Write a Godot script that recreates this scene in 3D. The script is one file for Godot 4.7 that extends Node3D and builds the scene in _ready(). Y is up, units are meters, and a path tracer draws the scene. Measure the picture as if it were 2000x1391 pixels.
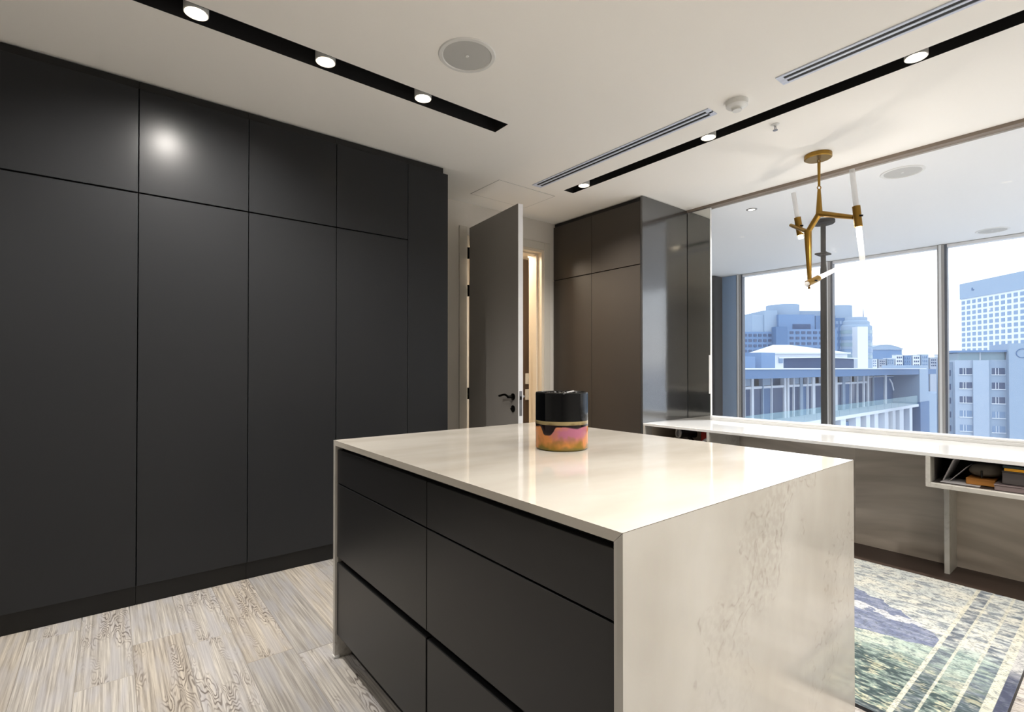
extends Node3D

# ---------------------------------------------------------------- constants of the room (metres)
const CEIL := 2.67
const BACK := -3.74        # wall with the door, behind the wardrobes
const FRONT := 1.9         # wall behind the photographer
const LEFT := -1.9
const GLASS := 4.24        # glazed partition above the desk
const FAR := 7.55          # window wall of the room beyond
const TURN := -0.67335     # 38.58 degrees: the way the camera looks

var used := {}
var M := {}

func _ready():
	set_view_and_light()
	make_materials()
	build_shell()
	build_wardrobes()
	build_tall_cabinets()
	build_door()
	build_island()
	build_desk()
	build_rug()
	build_ceiling_fittings()
	build_chandelier()
	build_vase()
	build_cubby_things()
	build_far_room()
	build_city()

func set_view_and_light():
	var cam := Camera3D.new()
	cam.name = "camera"
	cam.projection = Camera3D.PROJECTION_FRUSTUM
	cam.near = 0.05
	cam.far = 900.0
	cam.size = 2.0 * 0.05 * 695.5 / 983.05
	cam.frustum_offset = Vector2(0, 0.05 * 15.31 / 983.05)
	cam.position = Vector3(0, 1.2, 0)
	cam.rotation = Vector3(deg_to_rad(0.5), TURN, 0)
	add_child(cam)
	cam.current = true
	var sky_mat := ProceduralSkyMaterial.new()
	sky_mat.sky_top_color = Color(0.90, 0.95, 1.0)
	sky_mat.sky_horizon_color = Color(0.97, 0.985, 1.0)
	sky_mat.ground_bottom_color = Color(0.62, 0.66, 0.72)
	sky_mat.ground_horizon_color = Color(0.80, 0.84, 0.9)
	var sky := Sky.new()
	sky.sky_material = sky_mat
	var env := Environment.new()
	env.background_mode = Environment.BG_SKY
	env.sky = sky
	env.background_energy_multiplier = 1.95
	env.tonemap_mode = Environment.TONE_MAPPER_LINEAR
	env.tonemap_exposure = 1.22
	env.sdfgi_enabled = true
	env.ssao_enabled = true
	env.ssil_enabled = true
	var we := WorldEnvironment.new()
	we.name = "sky"
	we.environment = env
	add_child(we)

# light levels, all in one place
const DOWN_ENERGY := 3.0
const DOWN_COLOR := Color(1.0, 0.977, 0.945)
const CHAND_ENERGY := 0.125
const CHAND_COLOR := Color(1.0, 0.965, 0.92)
const HALL_ENERGY := 1.9
const FARROOM_ENERGY := 3.7

# ---------------------------------------------------------------- mesh helpers
func mk() -> SurfaceTool:
	var st := SurfaceTool.new()
	st.begin(Mesh.PRIMITIVE_TRIANGLES)
	return st

func vert(st: SurfaceTool, p: Vector3, n: Vector3, uv = null):
	st.set_normal(n)
	if uv == null:
		var a := n.abs()
		if a.y >= a.x and a.y >= a.z:
			uv = Vector2(p.x, p.z)
		elif a.x >= a.z:
			uv = Vector2(p.z, -p.y)
		else:
			uv = Vector2(p.x, -p.y)
	st.set_uv(uv)
	st.add_vertex(p)

func tri(st, a, b, c, na, nb, nc, ua = null, ub = null, uc = null):
	# front faces run clockwise
	if ((b - a).cross(c - a)).dot(na + nb + nc) > 0.0:
		vert(st, a, na, ua); vert(st, c, nc, uc); vert(st, b, nb, ub)
	else:
		vert(st, a, na, ua); vert(st, b, nb, ub); vert(st, c, nc, uc)

func quad(st, a, b, c, d, n, uvs = null):
	if uvs == null:
		tri(st, a, b, c, n, n, n)
		tri(st, a, c, d, n, n, n)
	else:
		tri(st, a, b, c, n, n, n, uvs[0], uvs[1], uvs[2])
		tri(st, a, c, d, n, n, n, uvs[0], uvs[2], uvs[3])

func box(st: SurfaceTool, lo: Vector3, hi: Vector3, ch := 0.0015):
	var l := Vector3(minf(lo.x, hi.x), minf(lo.y, hi.y), minf(lo.z, hi.z))
	var h := Vector3(maxf(lo.x, hi.x), maxf(lo.y, hi.y), maxf(lo.z, hi.z))
	var s := h - l
	var c := minf(ch, 0.3 * minf(s.x, minf(s.y, s.z)))
	var m := (l + h) * 0.5
	var e := s * 0.5
	var ax := [Vector3.RIGHT, Vector3.UP, Vector3.BACK]
	var P = func(sg: Vector3, face: int) -> Vector3:
		# the vertex of corner sg that lies on the face across axis «face»
		var k := Vector3(c, c, c)
		k[face] = 0.0
		return m + sg * (e - k)
	for a in 3:
		var b := (a + 1) % 3
		var d := (a + 2) % 3
		for sa in [-1.0, 1.0]:
			var q := []
			for t in [[-1.0, -1.0], [1.0, -1.0], [1.0, 1.0], [-1.0, 1.0]]:
				var g := Vector3.ZERO
				g[a] = sa; g[b] = t[0]; g[d] = t[1]
				q.append(P.call(g, a))
			quad(st, q[0], q[1], q[2], q[3], ax[a] * sa)
	if c <= 0.0:
		return
	for a in 3:       # edges that run along axis a
		var b := (a + 1) % 3
		var d := (a + 2) % 3
		for sb in [-1.0, 1.0]:
			for sd in [-1.0, 1.0]:
				var g0 := Vector3.ZERO
				g0[a] = -1.0; g0[b] = sb; g0[d] = sd
				var g1 := g0
				g1[a] = 1.0
				var n: Vector3 = (ax[b] * sb + ax[d] * sd).normalized()
				quad(st, P.call(g0, b), P.call(g1, b), P.call(g1, d), P.call(g0, d), n)
	for sx in [-1.0, 1.0]:
		for sy in [-1.0, 1.0]:
			for sz in [-1.0, 1.0]:
				var g := Vector3(sx, sy, sz)
				var n := g.normalized()
				tri(st, P.call(g, 0), P.call(g, 1), P.call(g, 2), n, n, n)

# a surface of revolution round y; profile of (radius, height) from bottom to top; uv = (turn, share of the length)
func lathe(st: SurfaceTool, prof: Array, segs := 32, at := Vector3.ZERO, basis := Basis.IDENTITY, smooth := false):
	var total := 0.0
	for i in prof.size() - 1:
		total += (prof[i + 1] - prof[i]).length()
	var ns := []
	for i in prof.size() - 1:
		var d: Vector2 = (prof[i + 1] - prof[i]).normalized()
		ns.append(Vector2(d.y, -d.x))
	var run := 0.0
	for i in prof.size() - 1:
		var p0: Vector2 = prof[i]
		var p1: Vector2 = prof[i + 1]
		var len0 := run / total
		run += (p1 - p0).length()
		var len1 := run / total
		var n0: Vector2 = ns[i]
		var n1: Vector2 = ns[i]
		if smooth:
			if i > 0: n0 = (ns[i] + ns[i - 1]).normalized()
			if i < ns.size() - 1: n1 = (ns[i] + ns[i + 1]).normalized()
		for k in segs:
			var t0 := TAU * k / segs
			var t1 := TAU * (k + 1) / segs
			var c0 := Vector3(cos(t0), 0, sin(t0))
			var c1 := Vector3(cos(t1), 0, sin(t1))
			var up := Vector3.UP
			var a := at + basis * (c0 * p0.x + up * p0.y)
			var b := at + basis * (c1 * p0.x + up * p0.y)
			var c := at + basis * (c1 * p1.x + up * p1.y)
			var d := at + basis * (c0 * p1.x + up * p1.y)
			var na := basis * (c0 * n0.x + up * n0.y)
			var nb := basis * (c1 * n0.x + up * n0.y)
			var nc := basis * (c1 * n1.x + up * n1.y)
			var nd := basis * (c0 * n1.x + up * n1.y)
			var u0 := float(k) / segs
			var u1 := float(k + 1) / segs
			if p0.x > 1e-6:
				tri(st, a, b, c, na, nb, nc, Vector2(u0, 1 - len0), Vector2(u1, 1 - len0), Vector2(u1, 1 - len1))
			if p1.x > 1e-6:
				tri(st, a, c, d, na, nc, nd, Vector2(u0, 1 - len0), Vector2(u1, 1 - len1), Vector2(u0, 1 - len1))

func axis_basis(dir: Vector3) -> Basis:
	var y := dir.normalized()
	var x := y.cross(Vector3.FORWARD)
	if x.length() < 0.05:
		x = y.cross(Vector3.RIGHT)
	x = x.normalized()
	return Basis(x, y, x.cross(y))

# a round bar from a to b whose radius goes from ra to rb
func bar(st: SurfaceTool, a: Vector3, b: Vector3, ra: float, rb: float, segs := 12):
	var L := (b - a).length()
	lathe(st, [Vector2(0, 0), Vector2(ra, 0), Vector2(rb, L), Vector2(0, L)], segs, a, axis_basis(b - a))

func tube(st: SurfaceTool, pts: Array, r: float, segs := 10):
	for i in pts.size() - 1:
		bar(st, pts[i], pts[i + 1], r, r, segs)

# a convex outline in (z, y) carried along x
func extrude_x(st: SurfaceTool, pts: Array, xa: float, xb: float):
	var mid := Vector2.ZERO
	for p in pts: mid += p / pts.size()
	for i in pts.size():
		var p: Vector2 = pts[i]
		var q: Vector2 = pts[(i + 1) % pts.size()]
		var n2 := Vector2(-(q - p).y, (q - p).x).normalized()
		if n2.dot((p + q) / 2 - mid) < 0: n2 = -n2
		quad(st, Vector3(xa, p.y, p.x), Vector3(xb, p.y, p.x), Vector3(xb, q.y, q.x), Vector3(xa, q.y, q.x), Vector3(0, n2.y, n2.x))
	for e in [[xa, Vector3.LEFT], [xb, Vector3.RIGHT]]:
		for i in range(1, pts.size() - 1):
			tri(st, Vector3(e[0], pts[0].y, pts[0].x), Vector3(e[0], pts[i].y, pts[i].x), Vector3(e[0], pts[i + 1].y, pts[i + 1].x), e[1], e[1], e[1])

# a flat rectangle in the plane y, cut by rectangular holes (Rect2 in x,z), as a slab of thickness th upwards
func slab_with_holes(st: SurfaceTool, area: Rect2, holes: Array, y: float, th: float):
	var xs := [area.position.x, area.end.x]
	var zs := [area.position.y, area.end.y]
	for h in holes:
		xs.append_array([h.position.x, h.end.x])
		zs.append_array([h.position.y, h.end.y])
	xs.sort(); zs.sort()
	for i in xs.size() - 1:
		for j in zs.size() - 1:
			if xs[i + 1] - xs[i] < 1e-5 or zs[j + 1] - zs[j] < 1e-5:
				continue
			var mid := Vector2((xs[i] + xs[i + 1]) / 2, (zs[j] + zs[j + 1]) / 2)
			var cut := false
			for h in holes:
				if h.has_point(mid): cut = true
			if not cut:
				for k in [[y, Vector3.DOWN], [y + th, Vector3.UP]]:
					quad(st, Vector3(xs[i], k[0], zs[j]), Vector3(xs[i + 1], k[0], zs[j]), Vector3(xs[i + 1], k[0], zs[j + 1]), Vector3(xs[i], k[0], zs[j + 1]), k[1])
	for r in [area] + holes:
		var out: float = 1.0 if r == area else -1.0
		var a: Vector2 = r.position
		var b: Vector2 = r.end
		quad(st, Vector3(a.x, y, a.y), Vector3(a.x, y, b.y), Vector3(a.x, y + th, b.y), Vector3(a.x, y + th, a.y), Vector3.LEFT * out)
		quad(st, Vector3(b.x, y, a.y), Vector3(b.x, y, b.y), Vector3(b.x, y + th, b.y), Vector3(b.x, y + th, a.y), Vector3.RIGHT * out)
		quad(st, Vector3(a.x, y, a.y), Vector3(b.x, y, a.y), Vector3(b.x, y + th, a.y), Vector3(a.x, y + th, a.y), Vector3.FORWARD * out)
		quad(st, Vector3(a.x, y, b.y), Vector3(b.x, y, b.y), Vector3(b.x, y + th, b.y), Vector3(a.x, y + th, b.y), Vector3.BACK * out)

# ---------------------------------------------------------------- scene tree helpers
func numbered(n: String) -> String:
	if not used.has(n):
		used[n] = 0
		return n
	used[n] += 1
	return "%s_%03d" % [n, used[n]]

func thing(called: String, label: String, category: String, at := Vector3.ZERO, turn := 0.0, group := "") -> Node3D:
	var o := Node3D.new()
	o.name = numbered(called)
	add_child(o)
	o.position = at
	o.rotation.y = turn
	tag(o, label, category, group)
	return o

func tag(o, label: String, category: String, group := ""):
	o.set_meta("label", label)
	o.set_meta("category", category)
	if group != "":
		o.set_meta("group", group)
	return o

func part(called: String, st, mat: Material, parent) -> MeshInstance3D:
	var o := MeshInstance3D.new()
	o.name = called
	o.mesh = st.commit() if st is SurfaceTool else st
	o.material_override = mat
	parent.add_child(o, true)
	return o

func bpart(called: String, lo: Vector3, hi: Vector3, mat: Material, parent, ch := 0.0015) -> MeshInstance3D:
	var st := mk()
	box(st, lo, hi, ch)
	return part(called, st, mat, parent)

func solo(called: String, st, mat: Material, label: String, category: String, group := "", at := Vector3.ZERO) -> MeshInstance3D:
	var o := part(numbered(called), st, mat, self)
	o.position = at
	tag(o, label, category, group)
	return o

func struct(called: String, st, mat: Material, label: String, category: String) -> MeshInstance3D:
	var o := part(numbered(called), st, mat, self)
	tag(o, label, category)
	o.set_meta("kind", "structure")
	return o

func struct_root(called: String, label: String, category: String, at := Vector3.ZERO) -> Node3D:
	var o := thing(called, label, category, at)
	o.set_meta("kind", "structure")
	return o

# ---------------------------------------------------------------- materials
func mat(called: String, c: Color, rough := 0.6, metal := 0.0) -> StandardMaterial3D:
	var m := StandardMaterial3D.new()
	m.resource_name = called
	m.albedo_color = c
	m.roughness = rough
	m.metallic = metal
	M[called] = m
	return m

func noise(seed_: int, freq: float, oct := 4, type := FastNoiseLite.TYPE_SIMPLEX_SMOOTH) -> FastNoiseLite:
	var n := FastNoiseLite.new()
	n.seed = seed_
	n.noise_type = type
	n.frequency = freq
	n.fractal_type = FastNoiseLite.FRACTAL_FBM
	n.fractal_octaves = oct
	return n

func picture(w: int, h: int, f: Callable) -> ImageTexture:
	var im := Image.create(w, h, false, Image.FORMAT_RGB8)
	for y in h:
		for x in w:
			im.set_pixel(x, y, f.call(float(x) / w, float(y) / h))
	return ImageTexture.create_from_image(im)

func glow(called: String, c: Color, e: float) -> StandardMaterial3D:
	var m := mat(called, Color(0.9, 0.9, 0.88), 0.4)
	m.emission_enabled = true
	m.emission = c
	m.emission_energy_multiplier = e
	return m

func make_materials():
	mat("lacquer", Color(0.170, 0.174, 0.182), 0.28)
	M.lacquer.metallic_specular = 0.25
	mat("lacquer_tall_lit", Color(0.245, 0.225, 0.205), 0.34)  # same lacquer as the wardrobes, with the brown of warm light mixed in
	M.lacquer_tall_lit.metallic_specular = 0.4
	mat("lacquer_side", Color(0.20, 0.203, 0.21), 0.13)
	M.lacquer_side.metallic_specular = 0.72
	M.lacquer_side.clearcoat_enabled = true
	M.lacquer_side.clearcoat = 1.0
	M.lacquer_side.clearcoat_roughness = 0.12
	mat("lacquer_drawer", Color(0.13, 0.13, 0.135), 0.36)
	M.lacquer_drawer.metallic_specular = 0.42
	mat("lacquer_body", Color(0.10, 0.10, 0.105), 0.5)
	mat("recess_black", Color(0.035, 0.036, 0.04), 0.6)
	mat("ceiling_paint", Color(0.955, 0.945, 0.925), 0.9)
	mat("wall_paint", Color(0.83, 0.81, 0.78), 0.85)
	mat("white_paint", Color(0.88, 0.87, 0.85), 0.6)
	mat("trim_paint", Color(0.80, 0.78, 0.74), 0.45)
	mat("header_paint", Color(0.52, 0.47, 0.425), 0.6)
	mat("cream_paint", Color(0.87, 0.82, 0.74), 0.6)
	mat("brown_wood", Color(0.34, 0.28, 0.23), 0.5)
	mat("door_paint", Color(0.56, 0.545, 0.53), 0.42)
	mat("door_edge", Color(0.93, 0.93, 0.94), 0.4)
	mat("dark_metal", Color(0.10, 0.095, 0.09), 0.3, 0.8)
	mat("chrome", Color(0.75, 0.75, 0.76), 0.18, 1.0)
	mat("steel", Color(0.55, 0.55, 0.57), 0.35, 0.9)
	mat("channel_black", Color(0.10, 0.10, 0.105), 0.55)
	mat("white_plastic", Color(0.86, 0.86, 0.85), 0.45)
	mat("grey_plastic", Color(0.55, 0.55, 0.55), 0.5)
	mat("vent_white", Color(0.82, 0.85, 0.92), 0.45)
	mat("speaker_mesh", Color(0.72, 0.72, 0.71), 0.8)
	mat("brass", Color(0.60, 0.465, 0.21), 0.36, 0.9)
	mat("pole_black", Color(0.05, 0.05, 0.06), 0.6, 0.0)
	M.pole_black.metallic_specular = 0.25
	mat("aluminium", Color(0.62, 0.61, 0.60), 0.45, 0.3)
	mat("alu_dark", Color(0.30, 0.33, 0.38), 0.45, 0.2)
	mat("alu_light", Color(0.88, 0.88, 0.88), 0.4)
	mat("column_dark", Color(0.13, 0.135, 0.155), 0.6)
	mat("panel_blue", Color(0.50, 0.61, 0.74), 0.5)
	mat("paper", Color(0.80, 0.79, 0.80), 0.7)
	mat("bag_cloth", Color(0.42, 0.39, 0.35), 0.85)
	mat("bag_strap", Color(0.10, 0.09, 0.09), 0.7)
	mat("book_tan", Color(0.72, 0.48, 0.20), 0.6)
	mat("box_grey", Color(0.33, 0.31, 0.31), 0.6)
	mat("box_mauve", Color(0.42, 0.37, 0.37), 0.6)
	mat("yellow_card", Color(0.95, 0.68, 0.12), 0.5)
	mat("teal_card", Color(0.12, 0.20, 0.22), 0.5)
	mat("red_cloth", Color(0.72, 0.18, 0.12), 0.7)
	mat("green_cloth", Color(0.16, 0.36, 0.16), 0.7)
	mat("black_gloss", Color(0.07, 0.065, 0.06), 0.25)
	mat("shelf_lining", Color(0.20, 0.18, 0.17), 0.6)
	mat("far_floor", Color(0.82, 0.81, 0.80), 0.5)
	mat("far_ceiling", Color(0.90, 0.905, 0.91), 0.9)
	mat("plank_base", Color(0.82, 0.80, 0.77), 0.6)
	mat("strip_brown", Color(0.25, 0.20, 0.175), 0.5)
	mat("dark_void", Color(0.06, 0.06, 0.06), 0.8)
	var g := mat("pane", Color(1, 1, 1, 0.02), 0.02)
	g.transparency = BaseMaterial3D.TRANSPARENCY_ALPHA
	g.metallic_specular = 0.17
	var tu := mat("acrylic", Color(0.93, 0.93, 0.93, 0.45), 0.5)
	tu.transparency = BaseMaterial3D.TRANSPARENCY_ALPHA
	var mi := mat("mirror", Color(0.86, 0.86, 0.84), 0.015, 1.0)
	mi.metallic_specular = 0.5
	glow("lamp_glow", Color(1.0, 0.92, 0.80), 14.0)
	glow("tube_glow", Color(1.0, 0.90, 0.76), 6.0)
	glow("hall_glow", Color(1.0, 0.82, 0.60), 4.0)
	glow("far_glow", Color(1.0, 0.97, 0.92), 3.0)
	# city: bluish distance haze is put into these flat colours
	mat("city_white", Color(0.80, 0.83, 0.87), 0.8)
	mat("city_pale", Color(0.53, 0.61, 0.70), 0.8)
	mat("city_haze_blue", Color(0.38, 0.50, 0.65), 0.8)
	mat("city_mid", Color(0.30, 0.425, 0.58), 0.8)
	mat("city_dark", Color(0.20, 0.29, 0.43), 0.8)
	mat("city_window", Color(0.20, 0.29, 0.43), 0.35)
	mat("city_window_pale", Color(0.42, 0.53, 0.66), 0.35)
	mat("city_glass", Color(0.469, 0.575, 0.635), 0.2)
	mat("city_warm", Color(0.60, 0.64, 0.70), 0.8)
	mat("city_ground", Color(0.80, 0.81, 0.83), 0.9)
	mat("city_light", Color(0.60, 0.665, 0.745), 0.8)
	var bg := mat("balustrade_glass", Color(0.60, 0.76, 0.80, 0.22), 0.3)
	bg.transparency = BaseMaterial3D.TRANSPARENCY_ALPHA
	make_stone()
	make_planks()

func make_stone():
	# cream sintered stone, 1.6 m a side: soft cloud and thin broken grey veins that lean to one side
	var cloud := noise(11, 2.2, 4)
	var warp := noise(12, 5.0, 4)
	var speck := noise(13, 60.0, 3)
	var where := noise(14, 1.6, 2)
	var f = func(u: float, v: float) -> Color:
		var s := u + 0.72 * v      # along the lean
		var w := warp.get_noise_2d(u * 1.0, v * 1.0)
		var c := cloud.get_noise_2d(u * 2.0, v)
		var vein := 0.0
		for k in [[0.735, 0.035], [0.835, 0.03], [0.785, 0.05], [1.19, 0.03]]:
			var d: float = absf(s - k[0] + w * 0.11)
			var band := clampf(1.0 - d / (k[1] * 2.2), 0.0, 1.0)
			vein += 0.22 * band * clampf(0.5 + 1.6 * speck.get_noise_2d(u, v), 0.0, 1.0)
			var thin: float = absf(absf(s - k[0] + w * 0.16) - k[1] * 0.7)
			vein += clampf(1.0 - thin / 0.006, 0.0, 1.0) * clampf(0.25 + 1.7 * speck.get_noise_2d(v * 0.7, u * 0.7), 0.0, 0.75)
		vein *= clampf(0.75 + 1.2 * where.get_noise_2d(u, v), 0.25, 1.0)
		var base := Color(0.73, 0.72, 0.697).lerp(Color(0.675, 0.66, 0.63), clampf(0.45 + 0.9 * c, 0, 1))
		return base.lerp(Color(0.52, 0.49, 0.45), clampf(vein * 0.48, 0.0, 0.6))
	var tex := picture(768, 768, f)
	var m := mat("stone", Color.WHITE, 0.12)
	m.albedo_texture = tex
	m.uv1_scale = Vector3(1 / 1.6, 1 / 1.6, 1)
	m.uv1_offset = Vector3(0.06, 0.0, 0)
	var m2 := mat("stone_top", Color.WHITE, 0.07)
	var cl := noise(21, 3.0, 4)
	m2.albedo_texture = picture(256, 256, func(u: float, v: float) -> Color:
		return Color(0.755, 0.735, 0.70).lerp(Color(0.70, 0.675, 0.635), clampf(0.4 + cl.get_noise_2d(u * 0.8, v * 2.0), 0, 1)))
	m2.uv1_scale = Vector3(1 / 1.6, 1 / 1.6, 1)
	mat("desk_stone", Color(0.83, 0.83, 0.825), 0.07)
	# long-grained stone of the desk's back panel
	var lay := noise(31, 7.0, 4)
	var m3 := mat("stone_layered", Color.WHITE, 0.35)
	m3.albedo_texture = picture(384, 384, func(u: float, v: float) -> Color:
		var t := clampf(0.45 + 0.9 * lay.get_noise_2d(u * 0.18, v * 1.3 + 0.05 * sin(u * 5.0)), 0, 1)
		return Color(0.80, 0.76, 0.71).lerp(Color(0.66, 0.62, 0.57), t))
	m3.uv1_scale = Vector3(1 / 1.4, 1 / 1.4, 1)

func make_planks():
	# three boards of greyed oak: one fine grain, two with dark cathedral figure
	for k in 3:
		var fine := noise(40 + k, 1.0, 4)
		var big := noise(50 + k, 1.0, 3)
		var tone := noise(60 + k, 1.0, 2)
		var f = func(u: float, v: float) -> Color:
			var g := fine.get_noise_2d(u * 70.0, v * 5.0)
			var streak := fine.get_noise_2d(u * 14.0 + 40.0, v * 1.6)
			var t := tone.get_noise_2d(u * 3.0, v * 3.0)
			var c := Color(0.775, 0.755, 0.725).lerp(Color(0.545, 0.525, 0.505), clampf(0.42 + 0.85 * streak + 0.55 * g, 0, 1))
			c = c.lerp(Color(0.68, 0.675, 0.69), clampf(0.15 + 1.1 * t, 0, 0.6))
			if k > 0:
				var h: float = big.get_noise_2d(u * 2.2, v * 2.6) * 1.4 + absf(u - 0.5) * 1.1
				var ring := sin(h * (27.0 if k == 1 else 20.0))
				var on := clampf(0.2 + 1.9 * big.get_noise_2d(u * 1.3 + 9.0, v * 2.0 + 7.0), 0, 1)
				c = c.lerp(Color(0.40, 0.37, 0.35), clampf((ring - 0.25) * 1.8, 0, 1) * on * 0.9)
				c = c.lerp(Color(0.80, 0.765, 0.72), clampf((-ring - 0.6) * 1.6, 0, 1) * on * 0.5)
			return c
		var tex := picture(160, 900, f)
		for s in 3:
			var m := mat("plank_%d_%d" % [k, s], [Color(1, 1, 1), Color(0.90, 0.90, 0.90), Color(0.98, 0.965, 0.94)][s], 0.42)
			m.albedo_texture = tex

# ---------------------------------------------------------------- the room
func build_shell():
	# floor: a slab with boards laid on it one by one
	var st := mk()
	box(st, Vector3(LEFT - 0.2, -0.2, -5.4), Vector3(GLASS + 0.05, -0.012, FRONT + 0.2), 0.0)
	var fl := struct("floor", st, M.plank_base, "greyed oak plank floor of the dressing room", "floor")
	var rng := RandomNumberGenerator.new()
	rng.seed = 5
	var w := 0.18
	var L := 1.22
	var meshes := {}
	for i in range(-4, 24):
		var x := -0.10 + i * w
		var z := -3.72 - rng.randf() * L
		while z < 0.6:
			var z0 := maxf(z, -3.72)
			var z1 := minf(z + L, 0.9)
			if z1 - z0 > 0.05 and x + w < GLASS - 0.0:
				var key := "%.3f" % (z1 - z0)
				if not meshes.has(key):
					var s := mk()
					var v1 := (z1 - z0) / L
					var e := 0.0012
					var lo := Vector3(e * 0.6, -0.012, e * 0.6)
					var hi := Vector3(w - e * 0.6, 0.0, z1 - z0 - e * 0.6)
					quad(s, Vector3(lo.x + e, 0, lo.z + e), Vector3(hi.x - e, 0, lo.z + e), Vector3(hi.x - e, 0, hi.z - e), Vector3(lo.x + e, 0, hi.z - e), Vector3.UP, [Vector2(0.01, 0), Vector2(0.99, 0), Vector2(0.99, v1), Vector2(0.01, v1)])
					for side in [[Vector3(lo.x, -0.012, lo.z), Vector3(lo.x, -0.012, hi.z), Vector3(lo.x + e, 0, hi.z - e), Vector3(lo.x + e, 0, lo.z + e), Vector3(-1, 0.7, 0)], [Vector3(hi.x, -0.012, lo.z), Vector3(hi.x, -0.012, hi.z), Vector3(hi.x - e, 0, hi.z - e), Vector3(hi.x - e, 0, lo.z + e), Vector3(1, 0.7, 0)], [Vector3(lo.x, -0.012, lo.z), Vector3(hi.x, -0.012, lo.z), Vector3(hi.x - e, 0, lo.z + e), Vector3(lo.x + e, 0, lo.z + e), Vector3(0, 0.7, -1)], [Vector3(lo.x, -0.012, hi.z), Vector3(hi.x, -0.012, hi.z), Vector3(hi.x - e, 0, hi.z - e), Vector3(lo.x + e, 0, hi.z - e), Vector3(0, 0.7, 1)]]:
						quad(s, side[0], side[1], side[2], side[3], side[4].normalized(), [Vector2(0, 0), Vector2(0.02, 0), Vector2(0.02, v1), Vector2(0, v1)])
					meshes[key] = s.commit()
				var kind: int = [0, 1, 2, 0, 2, 1, 0][rng.randi() % 7]
				var o := part("plank", meshes[key], M["plank_%d_%d" % [kind, rng.randi() % 3]], fl)
				o.position = Vector3(x, 0, z0)
				if rng.randf() < 0.5 :
					o.rotation.y = PI
					o.position += Vector3(w, 0, z1 - z0)
			z += L
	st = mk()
	box(st, Vector3(3.66, -0.011, -2.64), Vector3(4.005, 0.0015, 0.9), 0.0)  # separate dark brown strip over the boards below the desk
	struct("trim", st, M.strip_brown, "dark brown strip on the floor under the desk", "floor border")
	# ceiling with the slots of the light channels
	st = mk()
	slab_with_holes(st, Rect2(LEFT - 0.2, BACK - 0.2, GLASS - 0.05 - LEFT + 0.2, FRONT - BACK + 0.4), [Rect2(-1.4, -2.507, 3.266, 0.132), Rect2(2.92, -2.976, 0.11, 4.0), Rect2(-0.6, -0.066, 3.0, 0.132)], CEIL, 0.16)
	struct("ceiling", st, M.ceiling_paint, "plain warm white plaster ceiling of the dressing room", "ceiling")
	# walls
	st = mk()
	box(st, Vector3(LEFT - 0.2, 0, BACK - 0.19), Vector3(2.46, CEIL + 0.15, BACK), 0.0)
	box(st, Vector3(3.39, 0, BACK - 0.19), Vector3(GLASS + 0.2, CEIL + 0.15, BACK), 0.0)
	box(st, Vector3(2.46, 2.385, BACK - 0.19), Vector3(3.39, CEIL + 0.15, BACK), 0.0)
	struct("wall_back", st, M.wall_paint, "greige painted wall round the open doorway", "wall")
	st = mk()
	box(st, Vector3(LEFT - 0.2, 0, BACK), Vector3(LEFT, CEIL + 0.15, FRONT), 0.0)
	struct("wall_left", st, M.white_paint, "painted wall at the end of the wardrobes, out of frame", "wall")
	st = mk()
	box(st, Vector3(LEFT - 0.2, 0, FRONT), Vector3(FAR + 0.2, CEIL + 0.15, FRONT + 0.2), 0.0)
	struct("wall_front", st, M.white_paint, "painted wall behind the photographer", "wall")
	st = mk()
	box(st, Vector3(GLASS - 0.03, 0, -2.64), Vector3(GLASS + 0.07, 0.757, FRONT), 0.0)
	struct("wall_right", st, M.white_paint, "low white wall that carries the glass partition behind the desk", "wall")
	st = mk()
	box(st, Vector3(GLASS - 0.05, 2.648, -3.74), Vector3(GLASS + 0.010, CEIL + 0.15, FRONT), 0.001)
	struct("trim", st, M.header_paint, "taupe head rail along the top of the glass partition", "trim")
	# glass partition
	var w1 := struct_root("window_1", "clear floor-standing glass partition above the desk, showing the windows beyond", "window", Vector3(GLASS, 0.757, 0))
	for z in [[-2.62, -0.22], [-0.21, FRONT - 0.01]]:
		bpart("pane", Vector3(0.014, 0.012, z[0]), Vector3(0.024, 1.880, z[1]), M.pane, w1, 0.0)
	bpart("sill_channel", Vector3(-0.03, 0, -2.62), Vector3(0.05, 0.014, FRONT), M.alu_light, w1)
	# hall behind the door
	st = mk()
	box(st, Vector3(1.6, 0, -5.4), Vector3(4.9, CEIL + 0.1, -5.2), 0.0)
	struct("wall_hall", st, M.brown_wood, "brown wood panelled wall of the hall seen through the doorway", "wall")
	st = mk()
	box(st, Vector3(1.5, 0, -5.2), Vector3(1.6, CEIL + 0.1, BACK - 0.19), 0.0)
	box(st, Vector3(4.8, 0, -5.2), Vector3(4.9, CEIL + 0.1, BACK - 0.19), 0.0)
	struct("wall_hall", st, M.cream_paint, "cream end walls of the hall behind the doorway", "wall")
	st = mk()
	box(st, Vector3(1.5, CEIL, -5.4), Vector3(4.9, CEIL + 0.1, BACK - 0.19), 0.0)
	struct("ceiling", st, M.cream_paint, "cream ceiling of the hall behind the doorway", "ceiling")
	var hl := thing("hall_lamp", "round warm ceiling lamp in the hall behind the door", "ceiling light", Vector3(3.0, CEIL, -4.5))
	var s2 := mk()
	lathe(s2, [Vector2(0, -0.03), Vector2(0.12, -0.03), Vector2(0.13, -0.02), Vector2(0.13, 0)], 32)
	part("lamp_body", s2, M.white_plastic, hl)
	s2 = mk()
	lathe(s2, [Vector2(0, -0.036), Vector2(0.11, -0.036), Vector2(0.112, -0.0301), Vector2(0, -0.0301)], 32)
	part("diffuser", s2, M.hall_glow, hl)
	omni(hl, Vector3(0, -0.12, 0), HALL_ENERGY, Color(1.0, 0.93, 0.83), 0.1)
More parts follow.
